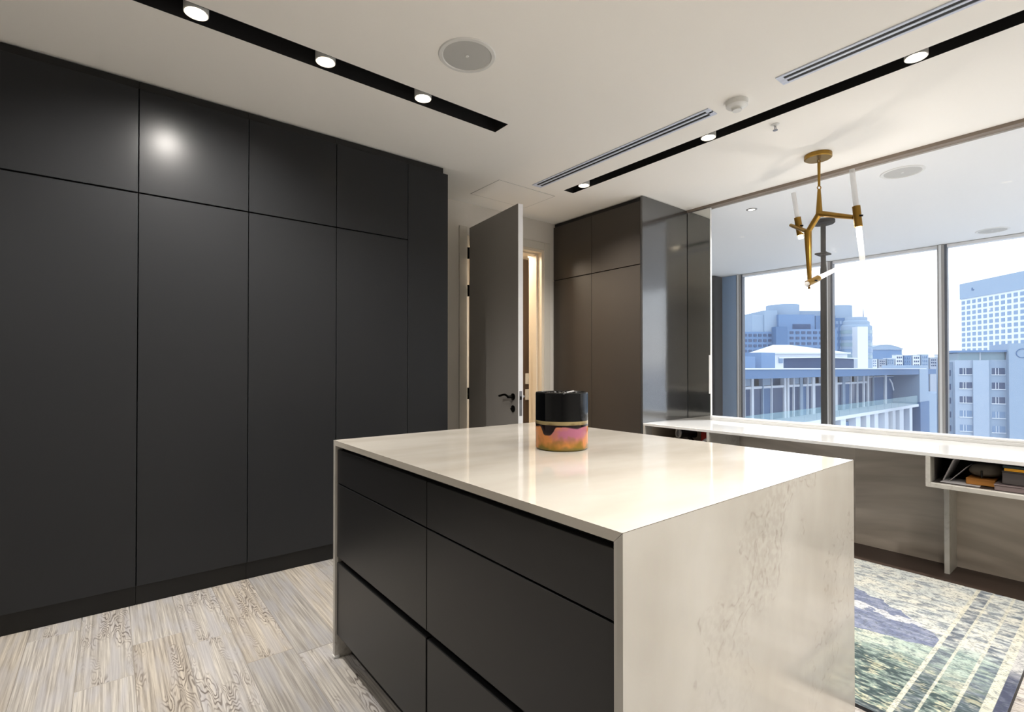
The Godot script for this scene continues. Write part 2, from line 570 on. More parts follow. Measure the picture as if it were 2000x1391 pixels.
	# intercom and switch on the hall wall
	for k in 2:
		var sw := thing("wall_switch", ["white switch plate on the hall wall, upper of the two beside the door edge", "white switch plate on the hall wall, lower of the two beside the door edge"][k], "switch", Vector3(4.45, [0.985, 0.772][k], -5.2), 0.0, "switch plates in the hall")
		bpart("plate", Vector3(-0.075, 0, 0.0), Vector3(0.075, 0.145, 0.012), M.white_plastic, sw, 0.004)
		bpart("rocker", Vector3(-0.045, 0.03, 0.0121), Vector3(0.045, 0.115, 0.017), M.white_plastic, sw, 0.002)

func omni(parent: Node3D, at: Vector3, e: float, c: Color, size := 0.05):
	var l := OmniLight3D.new()
	l.name = "light"
	l.light_energy = e
	l.light_color = c
	l.light_size = size
	l.omni_range = 14.0
	l.omni_attenuation = 2.0
	l.shadow_enabled = true
	parent.add_child(l, true)
	l.position = at
	return l

# ---------------------------------------------------------------- wardrobes along the back wall
func build_wardrobes():
	var edges := [-1.894, -1.394, -0.894, -0.394, 0.106, 0.609, 1.108, 1.602]
	var place := ["dark anthracite wardrobe unit against the left wall, out of the photo", "dark anthracite wardrobe unit second from the left wall, out of the photo", "dark anthracite wardrobe unit just beyond the left edge of the photo", "dark anthracite wardrobe unit at the left edge of the photo, partly cropped", "dark anthracite wardrobe unit with the bright lamp reflection on its upper door", "dark anthracite wardrobe unit between the lamp reflection and the island's far corner", "dark anthracite wardrobe unit beside the wide blank end panel"]
	for i in 7:
		var x0: float = edges[i]
		var x1: float = edges[i + 1]
		var w: float = x1 - x0
		var t := thing("wardrobe", place[i], "wardrobe", Vector3(x0, 0, -3.16), 0.0, "wardrobe units along the back wall")
		bpart("body", Vector3(0.001, 0.10, -0.57), Vector3(w - 0.001, 2.625, -0.022), M.lacquer_body, t)
		bpart("plinth", Vector3(0, 0, -0.5), Vector3(w, 0.10, -0.03), M.recess_black, t)
		bpart("top_filler", Vector3(0, 2.6255, -0.57), Vector3(w, CEIL - 0.006, -0.025), M.recess_black, t)
		bpart("lower_door", Vector3(0.0022, 0.104, -0.02), Vector3(w - 0.0022, 2.083, 0.0), M.lacquer, t, 0.001)
		bpart("upper_door", Vector3(0.0022, 2.091, -0.02), Vector3(w - 0.0022, 2.616, 0.0), M.lacquer, t, 0.001)
	var e := thing("wardrobe_end_panel", "plain dark full-height panel closing the wardrobe row next to the doorway", "panel", Vector3(1.602, 0, -3.16))
	bpart("panel", Vector3(0.0012, 0.104, -0.57), Vector3(0.32, 2.616, 0.0), M.lacquer, e, 0.001)
	bpart("plinth", Vector3(0, 0, -0.55), Vector3(0.31, 0.103, -0.03), M.recess_black, e)
	bpart("top_filler", Vector3(0, 2.617, -0.55), Vector3(0.295, CEIL - 0.006, -0.025), M.recess_black, e)

func build_tall_cabinets():
	var zs := [-3.735, -3.217, -2.66]
	var words := ["tall dark cabinet next to the door frame, farther of the pair", "tall dark cabinet at the end of the desk with a glossy side reflecting the window"]
	for i in 2:
		var d: float = zs[i + 1] - zs[i]
		var t := thing("tall_cabinet", words[i], "cabinet", Vector3(3.52, 0, zs[i]), 0.0, "tall cabinets by the doorway")
		bpart("body", Vector3(0.021, 0.10, 0.001), Vector3(0.62, 2.63, d - 0.001), M.lacquer_body, t)
		bpart("plinth", Vector3(0.05, 0, 0), Vector3(0.6, 0.10, d), M.recess_black, t)
		bpart("top_filler", Vector3(0.02, 2.6305, 0), Vector3(0.62, CEIL - 0.004, d), M.recess_black, t)
		bpart("lower_door", Vector3(0, 0.104, 0.002), Vector3(0.02, 2.083, d - 0.002), M.lacquer_tall_lit, t, 0.001)
		bpart("upper_door", Vector3(0, 2.091, 0.002), Vector3(0.02, 2.628, d - 0.002), M.lacquer_tall_lit, t, 0.001)
		if i == 1:
			var o := bpart("side_panel", Vector3(0.0, 0.0, d), Vector3(0.69, CEIL - 0.004, d + 0.02), M.lacquer_side, t, 0.001)
			o.set_meta("label", "glossy side panel reflecting the window")

# ---------------------------------------------------------------- door
func build_door():
	var t := struct_root("door_1", "grey door standing open at a right angle in the doorway beside the wardrobes", "door", Vector3(2.46, 0, BACK))
	var W := 0.93
	# frame: lining and casing
	var st := mk()
	box(st, Vector3(0.0, 0, -0.195), Vector3(0.03, 2.385, 0.004), 0.001)
	box(st, Vector3(W - 0.03, 0, -0.195), Vector3(W, 2.385, 0.004), 0.001)
	box(st, Vector3(0.03, 2.355, -0.195), Vector3(W - 0.03, 2.385, 0.004), 0.001)
	part("lining", st, M.cream_paint, t)
	st = mk()
	box(st, Vector3(-0.075, 0, 0.0), Vector3(0.004, 2.455, 0.016), 0.003)
	box(st, Vector3(W - 0.004, 0, 0.0), Vector3(W + 0.075, 2.455, 0.016), 0.003)
	box(st, Vector3(0.004, 2.381, 0.0), Vector3(W - 0.004, 2.455, 0.016), 0.003)
	part("casing", st, M.trim_paint, t)
	st = mk()
	box(st, Vector3(W - 0.045, 0, -0.12), Vector3(W - 0.03, 2.34, -0.06), 0.001)
	box(st, Vector3(0.03, 0, -0.12), Vector3(0.045, 2.34, -0.06), 0.001)
	box(st, Vector3(0.03, 2.34, -0.12), Vector3(W - 0.03, 2.355, -0.06), 0.001)
	part("door_stop", st, M.cream_paint, t)
	# leaf
	var leaf := MeshInstance3D.new()
	leaf.name = "leaf"
	var s := mk()
	box(s, Vector3(0, 0.008, 0.0), Vector3(0.045, 2.43, 0.78), 0.0015)
	leaf.mesh = s.commit()
	leaf.material_override = M.door_paint
	t.add_child(leaf)
	leaf.position = Vector3(-0.008, 0, 0.066)
	leaf.rotation.y = deg_to_rad(-6.1)
	bpart("edge_band", Vector3(0.0015, 0.009, 0.78), Vector3(0.0435, 2.429, 0.782), M.door_edge, leaf, 0.0005)
	bpart("lock_plate", Vector3(0.011, 0.845, 0.782), Vector3(0.034, 1.03, 0.7835), M.steel, leaf, 0.0003)
	bpart("latch", Vector3(0.017, 0.965, 0.7835), Vector3(0.028, 0.99, 0.790), M.dark_metal, leaf, 0.001)
	for side in [-1.0, 1.0]:
		var x0: float = -0.0005 if side < 0 else 0.0455
		var m: Material = M.dark_metal if side < 0 else M.chrome
		st = mk()
		lathe(st, [Vector2(0, 0), Vector2(0.026, 0), Vector2(0.026, 0.007), Vector2(0.012, 0.009), Vector2(0.010, 0.05), Vector2(0, 0.05)], 20, Vector3(x0, 0.985, 0.715), axis_basis(Vector3(side, 0, 0)))
		var pts := []
		for k in 7:
			var a := k / 6.0
			pts.append(Vector3(x0 + side * 0.045, 0.985 + 0.010 * sin(a * PI * 1.4) + 0.012 * a, 0.715 - 0.13 * a))
		tube(st, pts, 0.009, 10)
		part("handle", st, m, leaf)
		st = mk()
		lathe(st, [Vector2(0, 0), Vector2(0.026, 0), Vector2(0.026, 0.007), Vector2(0.02, 0.010), Vector2(0, 0.010)], 20, Vector3(x0, 0.895, 0.715), axis_basis(Vector3(side, 0, 0)))
		box(st, Vector3(x0, 0.888, 0.709) , Vector3(x0 + side * 0.024, 0.902, 0.721), 0.003)
		part("lock_rose", st, m, leaf)
	for y in [2.21, 1.88, 0.98, 0.30]:
		st = mk()
		lathe(st, [Vector2(0, 0), Vector2(0.008, 0), Vector2(0.008, 0.10), Vector2(0, 0.10)], 12, Vector3(-0.004, y - 0.05, -0.012))
		box(st, Vector3(-0.001, y - 0.05, -0.006), Vector3(0.035, y + 0.05, -0.0005), 0.001)
		part("hinge", st, M.dark_metal, leaf)

# ---------------------------------------------------------------- island
func build_island():
	var x0 := 0.73
	var x1 := 1.90
	var z0 := -2.11
	var z1 := -0.592
	var H := 0.90
	var th := 0.021
	var t := thing("island_slab", "cream veined stone waterfall slab forming the top and ends of the island", "countertop", Vector3(x0, 0, z0))
	var LZ := z1 - z0
	for q in [["top", [Vector2(0.0005, H), Vector2(LZ - 0.0005, H), Vector2(LZ - th, H - th), Vector2(th, H - th)], M.stone_top], ["end_panel", [Vector2(LZ, 0), Vector2(LZ, H - 0.0008), Vector2(LZ - th, H - th - 0.0003), Vector2(LZ - th, 0)], M.stone], ["end_panel", [Vector2(0, 0), Vector2(0, H - 0.0008), Vector2(th, H - th - 0.0003), Vector2(th, 0)], M.stone]]:
		var st := mk()
		extrude_x(st, q[1], 0.0, x1 - x0)
		part(q[0], st, q[2], t)
	bpart("foot_pad", Vector3(-0.004, 0, -0.002), Vector3(0.02, 0.012, 0.024), M.white_plastic, t, 0.002)
	# two drawer units
	var split := -1.333
	var spans := [[z0 + th + 0.0015, split], [split, z1 - th - 0.0015]]
	var words := ["narrow dark three-drawer unit of the island, at its far end", "wide dark three-drawer unit of the island, nearest the camera"]
	for i in 2:
		var a: float = spans[i][0]
		var d: float = spans[i][1] - a
		var u := thing("drawer_unit", words[i], "drawers", Vector3(x0, 0, a), 0.0, "drawer units of the island")
		bpart("body", Vector3(0.030, 0.09, 0), Vector3(x1 - x0 - 0.022, H - th - 0.001, d), M.recess_black, u)
		bpart("plinth", Vector3(0.07, 0, 0), Vector3(x1 - x0 - 0.05, 0.089, d), M.recess_black, u)
		var g0 := 0.0035 if i == 0 else 0.0025
		for r in [[0.7265, 0.862, 0.0022], [0.420, 0.7215, 0.0022], [0.100, 0.397, 0.0045]]:
			var lo_gap: float = r[2] if i == 1 else 0.001
			var hi_gap: float = r[2] if i == 0 else 0.001
			var dr := bpart("drawer", Vector3(0.008, r[0], lo_gap), Vector3(0.0295, r[1], d - hi_gap), M.lacquer_drawer, u, 0.0012)
			bpart("finger_rail", Vector3(0.0296, r[1] - 0.03, lo_gap), Vector3(0.0299, r[1] - 0.004, d - hi_gap), M.recess_black, dr, 0.0)

# ---------------------------------------------------------------- desk
func build_desk():
	var xf := 3.52
	var zl := -2.638
	var zr := 0.85
	var top := 0.737
	var t := thing("desk", "long pale stone desk running under the glass partition", "desk", Vector3(xf, 0, zl))
	var L := zr - zl
	var D := GLASS - 0.032 - xf
	bpart("top", Vector3(0, top - 0.021, 0), Vector3(D, top, L), M.desk_stone, t, 0.002)
	bpart("upstand", Vector3(D - 0.012, top + 0.0002, 0.236), Vector3(D, 0.757, L), M.desk_stone, t, 0.001)
	bpart("back_panel", Vector3(0.485, 0, 0), Vector3(0.505, top - 0.0215, L), M.stone_layered, t, 0.001)
	bpart("leg", Vector3(0.298, 0, 1.905), Vector3(0.4845, 0.545, 1.93), M.stone, t, 0.002)
	# cubbies under the top: [from, to, underside]
	for c in [[0.0, 0.60, 0.555, M.stone_layered], [1.885, L, 0.548, M.shelf_lining]]:
		var q := mk()
		box(q, Vector3(0.0, c[2], c[0]), Vector3(0.46, top - 0.0215, c[0] + 0.021), 0.0015)
		box(q, Vector3(0.0, c[2], c[1] - 0.021), Vector3(0.46, top - 0.0215, c[1]), 0.0015)
		box(q, Vector3(0.0, c[2], c[0] + 0.0211), Vector3(0.46, c[2] + 0.024, c[1] - 0.0211), 0.0015)
		var cub := part("cubby", q, M.stone, t)
		bpart("lining", Vector3(0.03, c[2] + 0.0242, c[0] + 0.0215), Vector3(0.44, c[2] + 0.0262, c[1] - 0.0215), c[3], cub, 0.0)
		bpart("back_board", Vector3(0.441, c[2] + 0.0242, c[0] + 0.0215), Vector3(0.459, top - 0.022, c[1] - 0.0215), c[3], cub, 0.0)
		bpart("side_lining", Vector3(0.09, c[2] + 0.0264, c[0] + 0.0212), Vector3(0.44, top - 0.022, c[0] + 0.0232), c[3], cub, 0.0)
	# mirror strip that stands at the end of the desk against the cabinet
	var m := thing("mirror_panel", "narrow full-height mirror strip standing on the desk beside the tall cabinet", "mirror", Vector3(4.195, top, -2.636))
	bpart("mirror", Vector3(0.0, 0.001, 0.0), Vector3(0.005, CEIL - top - 0.03, 0.222), M.mirror, m, 0.0004)
	bpart("backing", Vector3(0.0051, 0.001, 0.0), Vector3(0.02, CEIL - top - 0.03, 0.222), M.recess_black, m, 0.0004)
	bpart("edge_profile", Vector3(-0.001, 0.001, 0.2222), Vector3(0.021, CEIL - top - 0.03, 0.228), M.alu_light, m, 0.001)
	bpart("pull", Vector3(-0.012, 0.235, 0.214), Vector3(-0.0012, 0.58, 0.228), M.alu_light, m, 0.002)

# ---------------------------------------------------------------- rug
func build_rug():
	var X0 := 2.07
	var X1 := 3.652
	var Z0 := -2.5
	var Z1 := -0.297
	var n1 := noise(71, 1.0, 4)
	var n2 := noise(72, 1.0, 3)
	var n3 := noise(73, 1.0, 5)
	var f = func(u: float, v: float) -> Color:
		var x: float = X0 + u * (X1 - X0)
		var z: float = Z0 + v * (Z1 - Z0)
		var fib := n1.get_noise_2d(x * 24.0, z * 9.0)       # pile flecks, long across the picture
		var fib2 := n3.get_noise_2d(x * 60.0, z * 24.0)
		var big := n2.get_noise_2d(x * 3.0, z * 3.0)
		var mid := n2.get_noise_2d(x * 9.0 + 30.0, z * 7.0)
		# landscape whose «up» is +x: forest, meadow, hills, mountain, sky
		var sky := Color(0.80, 0.81, 0.77).lerp(Color(0.90, 0.88, 0.80), clampf(0.5 + mid * 1.4, 0, 1))
		sky = sky.lerp(Color(0.50, 0.53, 0.55), clampf((fib + 0.35 * big - 0.16) * 3.0, 0, 0.75))
		var meadow := Color(0.70, 0.76, 0.69).lerp(Color(0.85, 0.83, 0.72), clampf(0.35 + 1.6 * big, 0, 1))
		meadow = meadow.lerp(Color(0.42, 0.50, 0.49), clampf((fib + 0.5 * mid - 0.08) * 2.6, 0, 0.7))
		var forest := Color(0.20, 0.27, 0.27).lerp(Color(0.62, 0.68, 0.60), clampf(0.40 + fib * 1.5 + fib2 * 0.8, 0, 1))
		forest = forest.lerp(Color(0.86, 0.80, 0.62), clampf((fib2 + mid - 0.22) * 3.0, 0, 0.6))
		var rock := Color(0.43, 0.46, 0.56).lerp(Color(0.60, 0.62, 0.68), clampf(0.4 + fib * 1.2, 0, 1))
		var c := sky
		var b := clampf((x - 2.42 + 0.16 * big + 0.05 * fib) / 0.16, 0, 1)
		c = forest.lerp(meadow, b)
		var b2 := clampf((x - 2.72 + 0.10 * big) / 0.14, 0, 1)
		c = c.lerp(sky, b2)
		var picture_zone := z < -0.562
		if picture_zone:
			var ridge := 2.86 + 0.95 * (-0.56 - z) - 0.42 * (z + 0.56) * (z + 0.56) + 0.05 * mid
			var foot := 2.74 + 0.02 * mid - 0.22 * (-0.56 - z)
			if x < ridge and x > foot:
				c = rock
				var snow := 2.93 + 0.10 * (-0.6 - z)
				if absf(x - snow + 0.05 * mid) < 0.025 + 0.02 * fib: c = c.lerp(Color(0.92, 0.91, 0.87), 0.8)
		# border bands parallel to the short edge
		var cream := Color(0.90, 0.87, 0.76)
		if z > -0.562 and z < -0.545: c = c.lerp(cream, 0.85)
		if z > -0.545 and z < -0.500: c = c.lerp(Color(0.36, 0.39, 0.43), clampf(0.42 + fib * 1.1, 0, 0.85))
		if z > -0.500 and z < -0.490: c = c.lerp(cream, 0.75)
		if z > -0.425 and z < -0.413: c = c.lerp(cream, 0.7)
		if z > -0.413 and z < -0.360: c = c.lerp(Color(0.33, 0.37, 0.42), clampf(0.48 - 0.35 * (x - 2.5) + fib * 1.1, 0, 0.85))
		if z > -0.360 and z < -0.330: c = c.lerp(cream, 0.8)
		if z > -0.330: c = Color(0.24, 0.26, 0.34).lerp(Color(0.85, 0.83, 0.78), clampf((x - 2.66) * 6.0 + fib * 0.4, 0, 0.9))
		if x < 2.10: c = c.lerp(Color(0.20, 0.24, 0.27), 0.7)
		c = c.lerp(Color(1, 1, 0.98), clampf(fib2 * 0.35, 0, 0.3))
		var grain := n1.get_noise_2d(x * 140.0, z * 70.0) + 0.7 * n3.get_noise_2d(x * 26.0 + 50.0, z * 26.0)
		c = c.lerp(Color(0.30, 0.33, 0.35), clampf(grain * 1.1 - 0.05, 0, 0.55))
		return Color(c.r * 0.81, c.g * 0.825, c.b * 0.86)
	var m := mat("rug_pile", Color.WHITE, 0.95)
	m.albedo_texture = picture(700, 960, f)
	var t := thing("rug", "faded blue, green and cream landscape rug on the floor between island and desk", "rug", Vector3(X0, 0, Z0))
	var st := mk()
	var W := X1 - X0
	var L := Z1 - Z0
	var y := 0.011
	var e := 0.004
	quad(st, Vector3(e, y, e), Vector3(W - e, y, e), Vector3(W - e, y, L - e), Vector3(e, y, L - e), Vector3.UP, [Vector2(0, 0), Vector2(1, 0), Vector2(1, 1), Vector2(0, 1)])
	part("pile", st, m, t)
	st = mk()
	for q in [[Vector3(0, 0, 0), Vector3(W, 0, 0), Vector3(W - e, y, e), Vector3(e, y, e), Vector3.FORWARD], [Vector3(0, 0, L), Vector3(W, 0, L), Vector3(W - e, y, L - e), Vector3(e, y, L - e), Vector3.BACK], [Vector3(0, 0, 0), Vector3(0, 0, L), Vector3(e, y, L - e), Vector3(e, y, e), Vector3.LEFT], [Vector3(W, 0, 0), Vector3(W, 0, L), Vector3(W - e, y, L - e), Vector3(W - e, y, e), Vector3.RIGHT]]:
		quad(st, q[0], q[1], q[2], q[3], q[4])
	part("edge_binding", st, M.column_dark, t)

# ---------------------------------------------------------------- ceiling fittings
func channel(label: String, lo: Vector3, hi: Vector3):
	# a black U-shaped profile let into the ceiling slot
	var t := thing("light_channel", label, "light channel", Vector3(lo.x, lo.y, lo.z), 0.0, "black recessed light channels")
	var s := hi - lo
	var st := mk()
	box(st, Vector3(0.0005, s.y - 0.004, 0.0005), Vector3(s.x - 0.0005, s.y, s.z - 0.0005), 0.0)
	part("channel_back", st, M.channel_black, t)
	st = mk()
	box(st, Vector3(0.0005, 0, 0.0005), Vector3(0.003, s.y - 0.0041, s.z - 0.0005), 0.0)
	box(st, Vector3(s.x - 0.003, 0, 0.0005), Vector3(s.x - 0.0005, s.y - 0.0041, s.z - 0.0005), 0.0)
	box(st, Vector3(0.003, 0, 0.0005), Vector3(s.x - 0.003, s.y - 0.0041, 0.003), 0.0)
	box(st, Vector3(0.003, 0, s.z - 0.003), Vector3(s.x - 0.003, s.y - 0.0041, s.z - 0.0005), 0.0)
	part("channel_wall", st, M.channel_black, t)

func downlight(label: String, at: Vector3, e: float, cone := 64.0, tilt := 0.0):
	var t := thing("downlight", label, "downlight", at, 0.0, "downlights in the black channels")
	var st := mk()
	# cylinder that hangs in the channel, its mouth level with the ceiling
	lathe(st, [Vector2(0.040, 0.004), Vector2(0.043, 0.0), Vector2(0.046, 0.002), Vector2(0.046, 0.085), Vector2(0.0, 0.085)], 28)
	part("housing", st, M.white_plastic, t)
	st = mk()
	lathe(st, [Vector2(0.035, 0.008), Vector2(0.0402, 0.004)], 28)
	part("reflector", st, M.white_plastic, t)
	st = mk()
	lathe(st, [Vector2(0.0, 0.002), Vector2(0.02, 0.003), Vector2(0.035, 0.0075), Vector2(0.035, 0.012), Vector2(0, 0.012)], 28)
	part("lens", st, M.lamp_glow, t)
	var l := SpotLight3D.new()
	l.name = "light"
	l.light_energy = e
	l.light_color = DOWN_COLOR
	l.light_size = 0.03
	l.spot_angle = cone
	l.spot_angle_attenuation = 1.0
	l.spot_range = 12.0
	l.spot_attenuation = 2.0
	l.shadow_enabled = true
	t.add_child(l)
	l.position = Vector3(0, -0.006, 0)
	l.rotation.x = -PI / 2 + deg_to_rad(tilt)

func speaker(label: String, at: Vector3, r: float):
	var t := thing("ceiling_speaker", label, "speaker", at, 0.0, "round ceiling speakers")
	var st := mk()
	lathe(st, [Vector2(r * 0.83, -0.002), Vector2(r * 0.86, -0.006), Vector2(r * 0.97, -0.005), Vector2(r, 0.0)], 48)
	part("rim", st, M.white_plastic, t)
	st = mk()
	lathe(st, [Vector2(0, -0.0035), Vector2(r * 0.6, -0.0035), Vector2(r * 0.832, -0.0022)], 48)
	part("grille", st, M.speaker_mesh, t)
	st = mk()
	lathe(st, [Vector2(0, -0.0055), Vector2(0.008, -0.0055), Vector2(0.009, -0.0036)], 16)
	part("badge", st, M.white_plastic, t)

func vent(label: String, x0: float, x1: float, z0: float, z1: float):
	var t := thing("air_vent", label, "air vent", Vector3(x0, CEIL, z0), 0.0, "white linear air vents in the ceiling")
	var W := x1 - x0
	var L := z1 - z0
	var s1 := [0.016, 0.039]
	var s2 := [0.055, 0.078]
	var st := mk()
	var y0 := -0.006
	for b in [[0.0, s1[0]], [s1[1], s2[0]], [s2[1], W]]:
		box(st, Vector3(b[0], y0, 0), Vector3(b[1], -0.0002, L), 0.001)
	for k in [[0.0, 0.03], [L - 0.03, L]]:
		box(st, Vector3(s1[0], y0, k[0]), Vector3(s2[1], -0.0002, k[1]), 0.001)
	part("frame", st, M.vent_white, t)
	for s in [s1, s2]:
		bpart("slot", Vector3(s[0], -0.002, 0.03), Vector3(s[1], -0.0003, L - 0.03), M.recess_black, t, 0.0)

func build_ceiling_fittings():
	channel("black recessed light channel over the walkway beside the wardrobes", Vector3(-1.4, CEIL, -2.507), Vector3(1.866, CEIL + 0.1, -2.375))
	channel("black recessed light channel running over the desk side of the room", Vector3(2.92, CEIL, -2.976), Vector3(3.03, CEIL + 0.1, 1.024))
	var e := DOWN_ENERGY
	downlight("glaring round downlight at the top left in the black channel by the wardrobes", Vector3(0.27, CEIL, -2.44), e * 1.4, 68.0, 18.0)
	downlight("middle round downlight of the channel by the wardrobes", Vector3(0.80, CEIL, -2.44), e * 0.25, 56.0)
	downlight("round downlight nearest the closed end of the channel by the wardrobes", Vector3(1.325, CEIL, -2.44), e * 0.25, 56.0)
	downlight("round downlight nearest the tall cabinets in the channel over the desk side", Vector3(2.975, CEIL, -2.80), e)
	downlight("round downlight beside the smoke detector in the channel over the desk side", Vector3(2.975, CEIL, -1.72), e)
	downlight("round downlight at the upper right, beside the cropped air vent", Vector3(2.975, CEIL, -0.66), e * 0.7)
	downlight("round downlight of the desk side channel beyond the right edge of the photo", Vector3(2.975, CEIL, 0.42), e * 0.4)
	downlight("round downlight of the wardrobe channel beyond the left edge of the photo", Vector3(-0.80, CEIL, -2.44), e * 0.65, 56.0)
	channel("black recessed light channel added unseen above the photographer, out of the photo", Vector3(-0.6, CEIL, -0.066), Vector3(2.4, CEIL + 0.1, 0.066))  # added channel and downlights, out of view, to brighten the island
	for k in 4:
		downlight(["first added downlight of the unseen channel above the photographer, out of the photo", "second added downlight of the unseen channel above the photographer, out of the photo", "third added downlight of the unseen channel above the photographer, out of the photo", "last added downlight of the unseen channel above the photographer, out of the photo"][k], Vector3(0.45 + 0.54 * k, CEIL, 0.0), e * [0.75, 1.0, 1.1, 1.15][k], 60.0)
	speaker("round white ceiling speaker with a grey grille over the island", Vector3(1.303, CEIL, -1.972), 0.135)
	vent("long white two-slot air vent in the middle of the ceiling beside the smoke detector", 2.630, 2.724, -3.04, -1.52)
	vent("long white two-slot air vent cut off by the top right edge", 2.620, 2.714, -1.15, 0.35)
	var t := thing("smoke_detector", "round white smoke detector between the air vent and the light channel", "smoke detector", Vector3(2.69, CEIL, -1.385))
	var st := mk()
	lathe(st, [Vector2(0.05, -0.03), Vector2(0.056, -0.026), Vector2(0.058, -0.004), Vector2(0.058, 0)], 36)
	part("base", st, M.white_plastic, t)
	st = mk()
	lathe(st, [Vector2(0.0, -0.052), Vector2(0.024, -0.052), Vector2(0.026, -0.046), Vector2(0.022, -0.042), Vector2(0.03, -0.036), Vector2(0.05, -0.0302)], 36)
	part("sensor_cap", st, M.white_plastic, t)
	t = thing("sprinkler", "small metal sprinkler head in the ceiling near the brass chandelier", "sprinkler", Vector3(3.124, CEIL, -1.372))
	st = mk()
	lathe(st, [Vector2(0.006, -0.012), Vector2(0.008, -0.006), Vector2(0.022, -0.003), Vector2(0.024, 0)], 20)
	part("collar", st, M.white_plastic, t)
	st = mk()
	for s in [-1.0, 1.0]:
		tube(st, [Vector3(s * 0.005, -0.010, 0), Vector3(s * 0.010, -0.022, 0), Vector3(s * 0.003, -0.034, 0)], 0.0022, 6)
	part("frame", st, M.steel, t)
	st = mk()
	lathe(st, [Vector2(0, -0.038), Vector2(0.014, -0.037), Vector2(0.014, -0.0345), Vector2(0, -0.034)], 16)
	part("deflector", st, M.steel, t)
	# flush access hatch by the door
	t = thing("ceiling_hatch", "flush square access hatch with a hairline seam in the ceiling above the door", "access hatch", Vector3(2.36, CEIL, -3.52))
	bpart("hatch_panel", Vector3(0.004, -0.002, 0.004), Vector3(0.596, -0.0003, 0.396), M.ceiling_paint, t, 0.001)
	st = mk()
	slab_with_holes(st, Rect2(0, 0, 0.6, 0.4), [Rect2(0.0025, 0.0025, 0.595, 0.395)], -0.0012, 0.0010)
	part("seam", st, M.grey_plastic, t)

# ---------------------------------------------------------------- chandelier
func build_chandelier():
	# local axes: x across, y up, z towards the photographer
	var t := thing("chandelier", "branching brass chandelier with clear light tubes hanging over the desk", "chandelier", Vector3(3.80, CEIL, -1.385), TURN)
	var off := -0.02
	var J := Vector3(0.006, -0.388 + off, 0)
	var st := mk()
	lathe(st, [Vector2(0, -0.030), Vector2(0.078, -0.030), Vector2(0.084, -0.026), Vector2(0.084, -0.001), Vector2(0.05, 0)], 48)
	part("canopy", st, M.brass, t)
	st = mk()
	ring(st, Vector3(0.006, -0.044, 0), 0.010, 0.0032, Vector3(0, 0, 1))
	bar(st, Vector3(0.006, -0.056, 0), Vector3(0.006, -0.215, 0), 0.010, 0.008)
	ring(st, Vector3(0.006, -0.228, 0), 0.012, 0.0035, Vector3(0, 0, 1))
	part("drop_rod", st, M.brass, t)
	# the right arm comes forward, the left one goes back
	var R := Vector3(0.074, -0.507, 0.25)
	var K := Vector3(-0.026, -0.512, -0.08)
	var L := Vector3(-0.004, -0.430, -0.25)
	var Lend := Vector3(-0.018, -0.398, -0.31)
	var D1 := Vector3(-0.015, -0.856, -0.08)
	st = mk()
	bar(st, Vector3(0.006, -0.241, 0), J, 0.010, 0.021)
	bar(st, J + Vector3(0, 0.006, -0.012), R, 0.021, 0.014)
	bar(st, J, K, 0.020, 0.018)
	bar(st, K, Lend, 0.017, 0.012)
	bar(st, K + Vector3(0, 0.012, 0), D1, 0.025, 0.013)
	bar(st, D1, D1 + Vector3(-0.004, -0.045, 0), 0.005, 0.004)
	lathe(st, [Vector2(0, -0.008), Vector2(0.008, -0.006), Vector2(0.008, 0.006), Vector2(0, 0.008)], 10, D1 + Vector3(-0.004, -0.05, 0))
	part("branch", st, M.brass, t)
	# three double-ended sockets: [centre, direction towards the upper tube, which]
	var sockets := [
		[R + Vector3(0.010, 0.0, 0.018), Vector3(-0.11, 1.0, 0.0), 0],
		[L + Vector3(0.0, 0.0, 0.022), Vector3(-0.16, 1.0, 0.0), 1],
		[Vector3(0.008, -0.856, -0.08), Vector3(0.23, 0.10, -0.12), 2]]
	for s in sockets:
		var c: Vector3 = s[0]
		var d: Vector3 = (s[1] as Vector3).normalized()
		st = mk()
		bar(st, c - d * 0.066, c + d * 0.066, 0.0225, 0.0225, 20)
		var so := part("socket", st, M.brass, t)
		st = mk()
		bar(st, c + Vector3(0.0, 0.0, 0.02), c + Vector3(0.012, -0.004, 0.034), 0.006, 0.006, 10)
		part("set_screw", st, M.dark_metal, so)
		for k in [1.0, -1.0]:
			st = mk()
			bar(st, c + d * k * 0.0662, c + d * k * (0.092 if s[2] == 1 and k < 0 else (0.25 if s[2] == 1 else 0.30)), 0.0155, 0.0155, 16)
			var tu := part("light_tube", st, M.acrylic, t)
			var lit: bool = (s[2] < 2 and k < 0) or (s[2] == 2 and k > 0)
			if lit:
				st = mk()
				bar(st, c + d * k * 0.0664, c + d * k * [0.17, 0.085, 0.24][s[2]], 0.0135, [0.002, 0.006, 0.0125][s[2]], 14)
				part("glow_core", st, M.tube_glow, tu)
				omni(t, c + d * k * (0.075 if s[2] == 1 else 0.115), CHAND_ENERGY, CHAND_COLOR, 0.011)

func ring(st: SurfaceTool, c: Vector3, R: float, r: float, n: Vector3):
	var b := axis_basis(n)
	var pts := []
	for k in 21:
		var a := TAU * k / 20
		pts.append(c + b * Vector3(cos(a) * R, 0, sin(a) * R))
	tube(st, pts, r, 8)

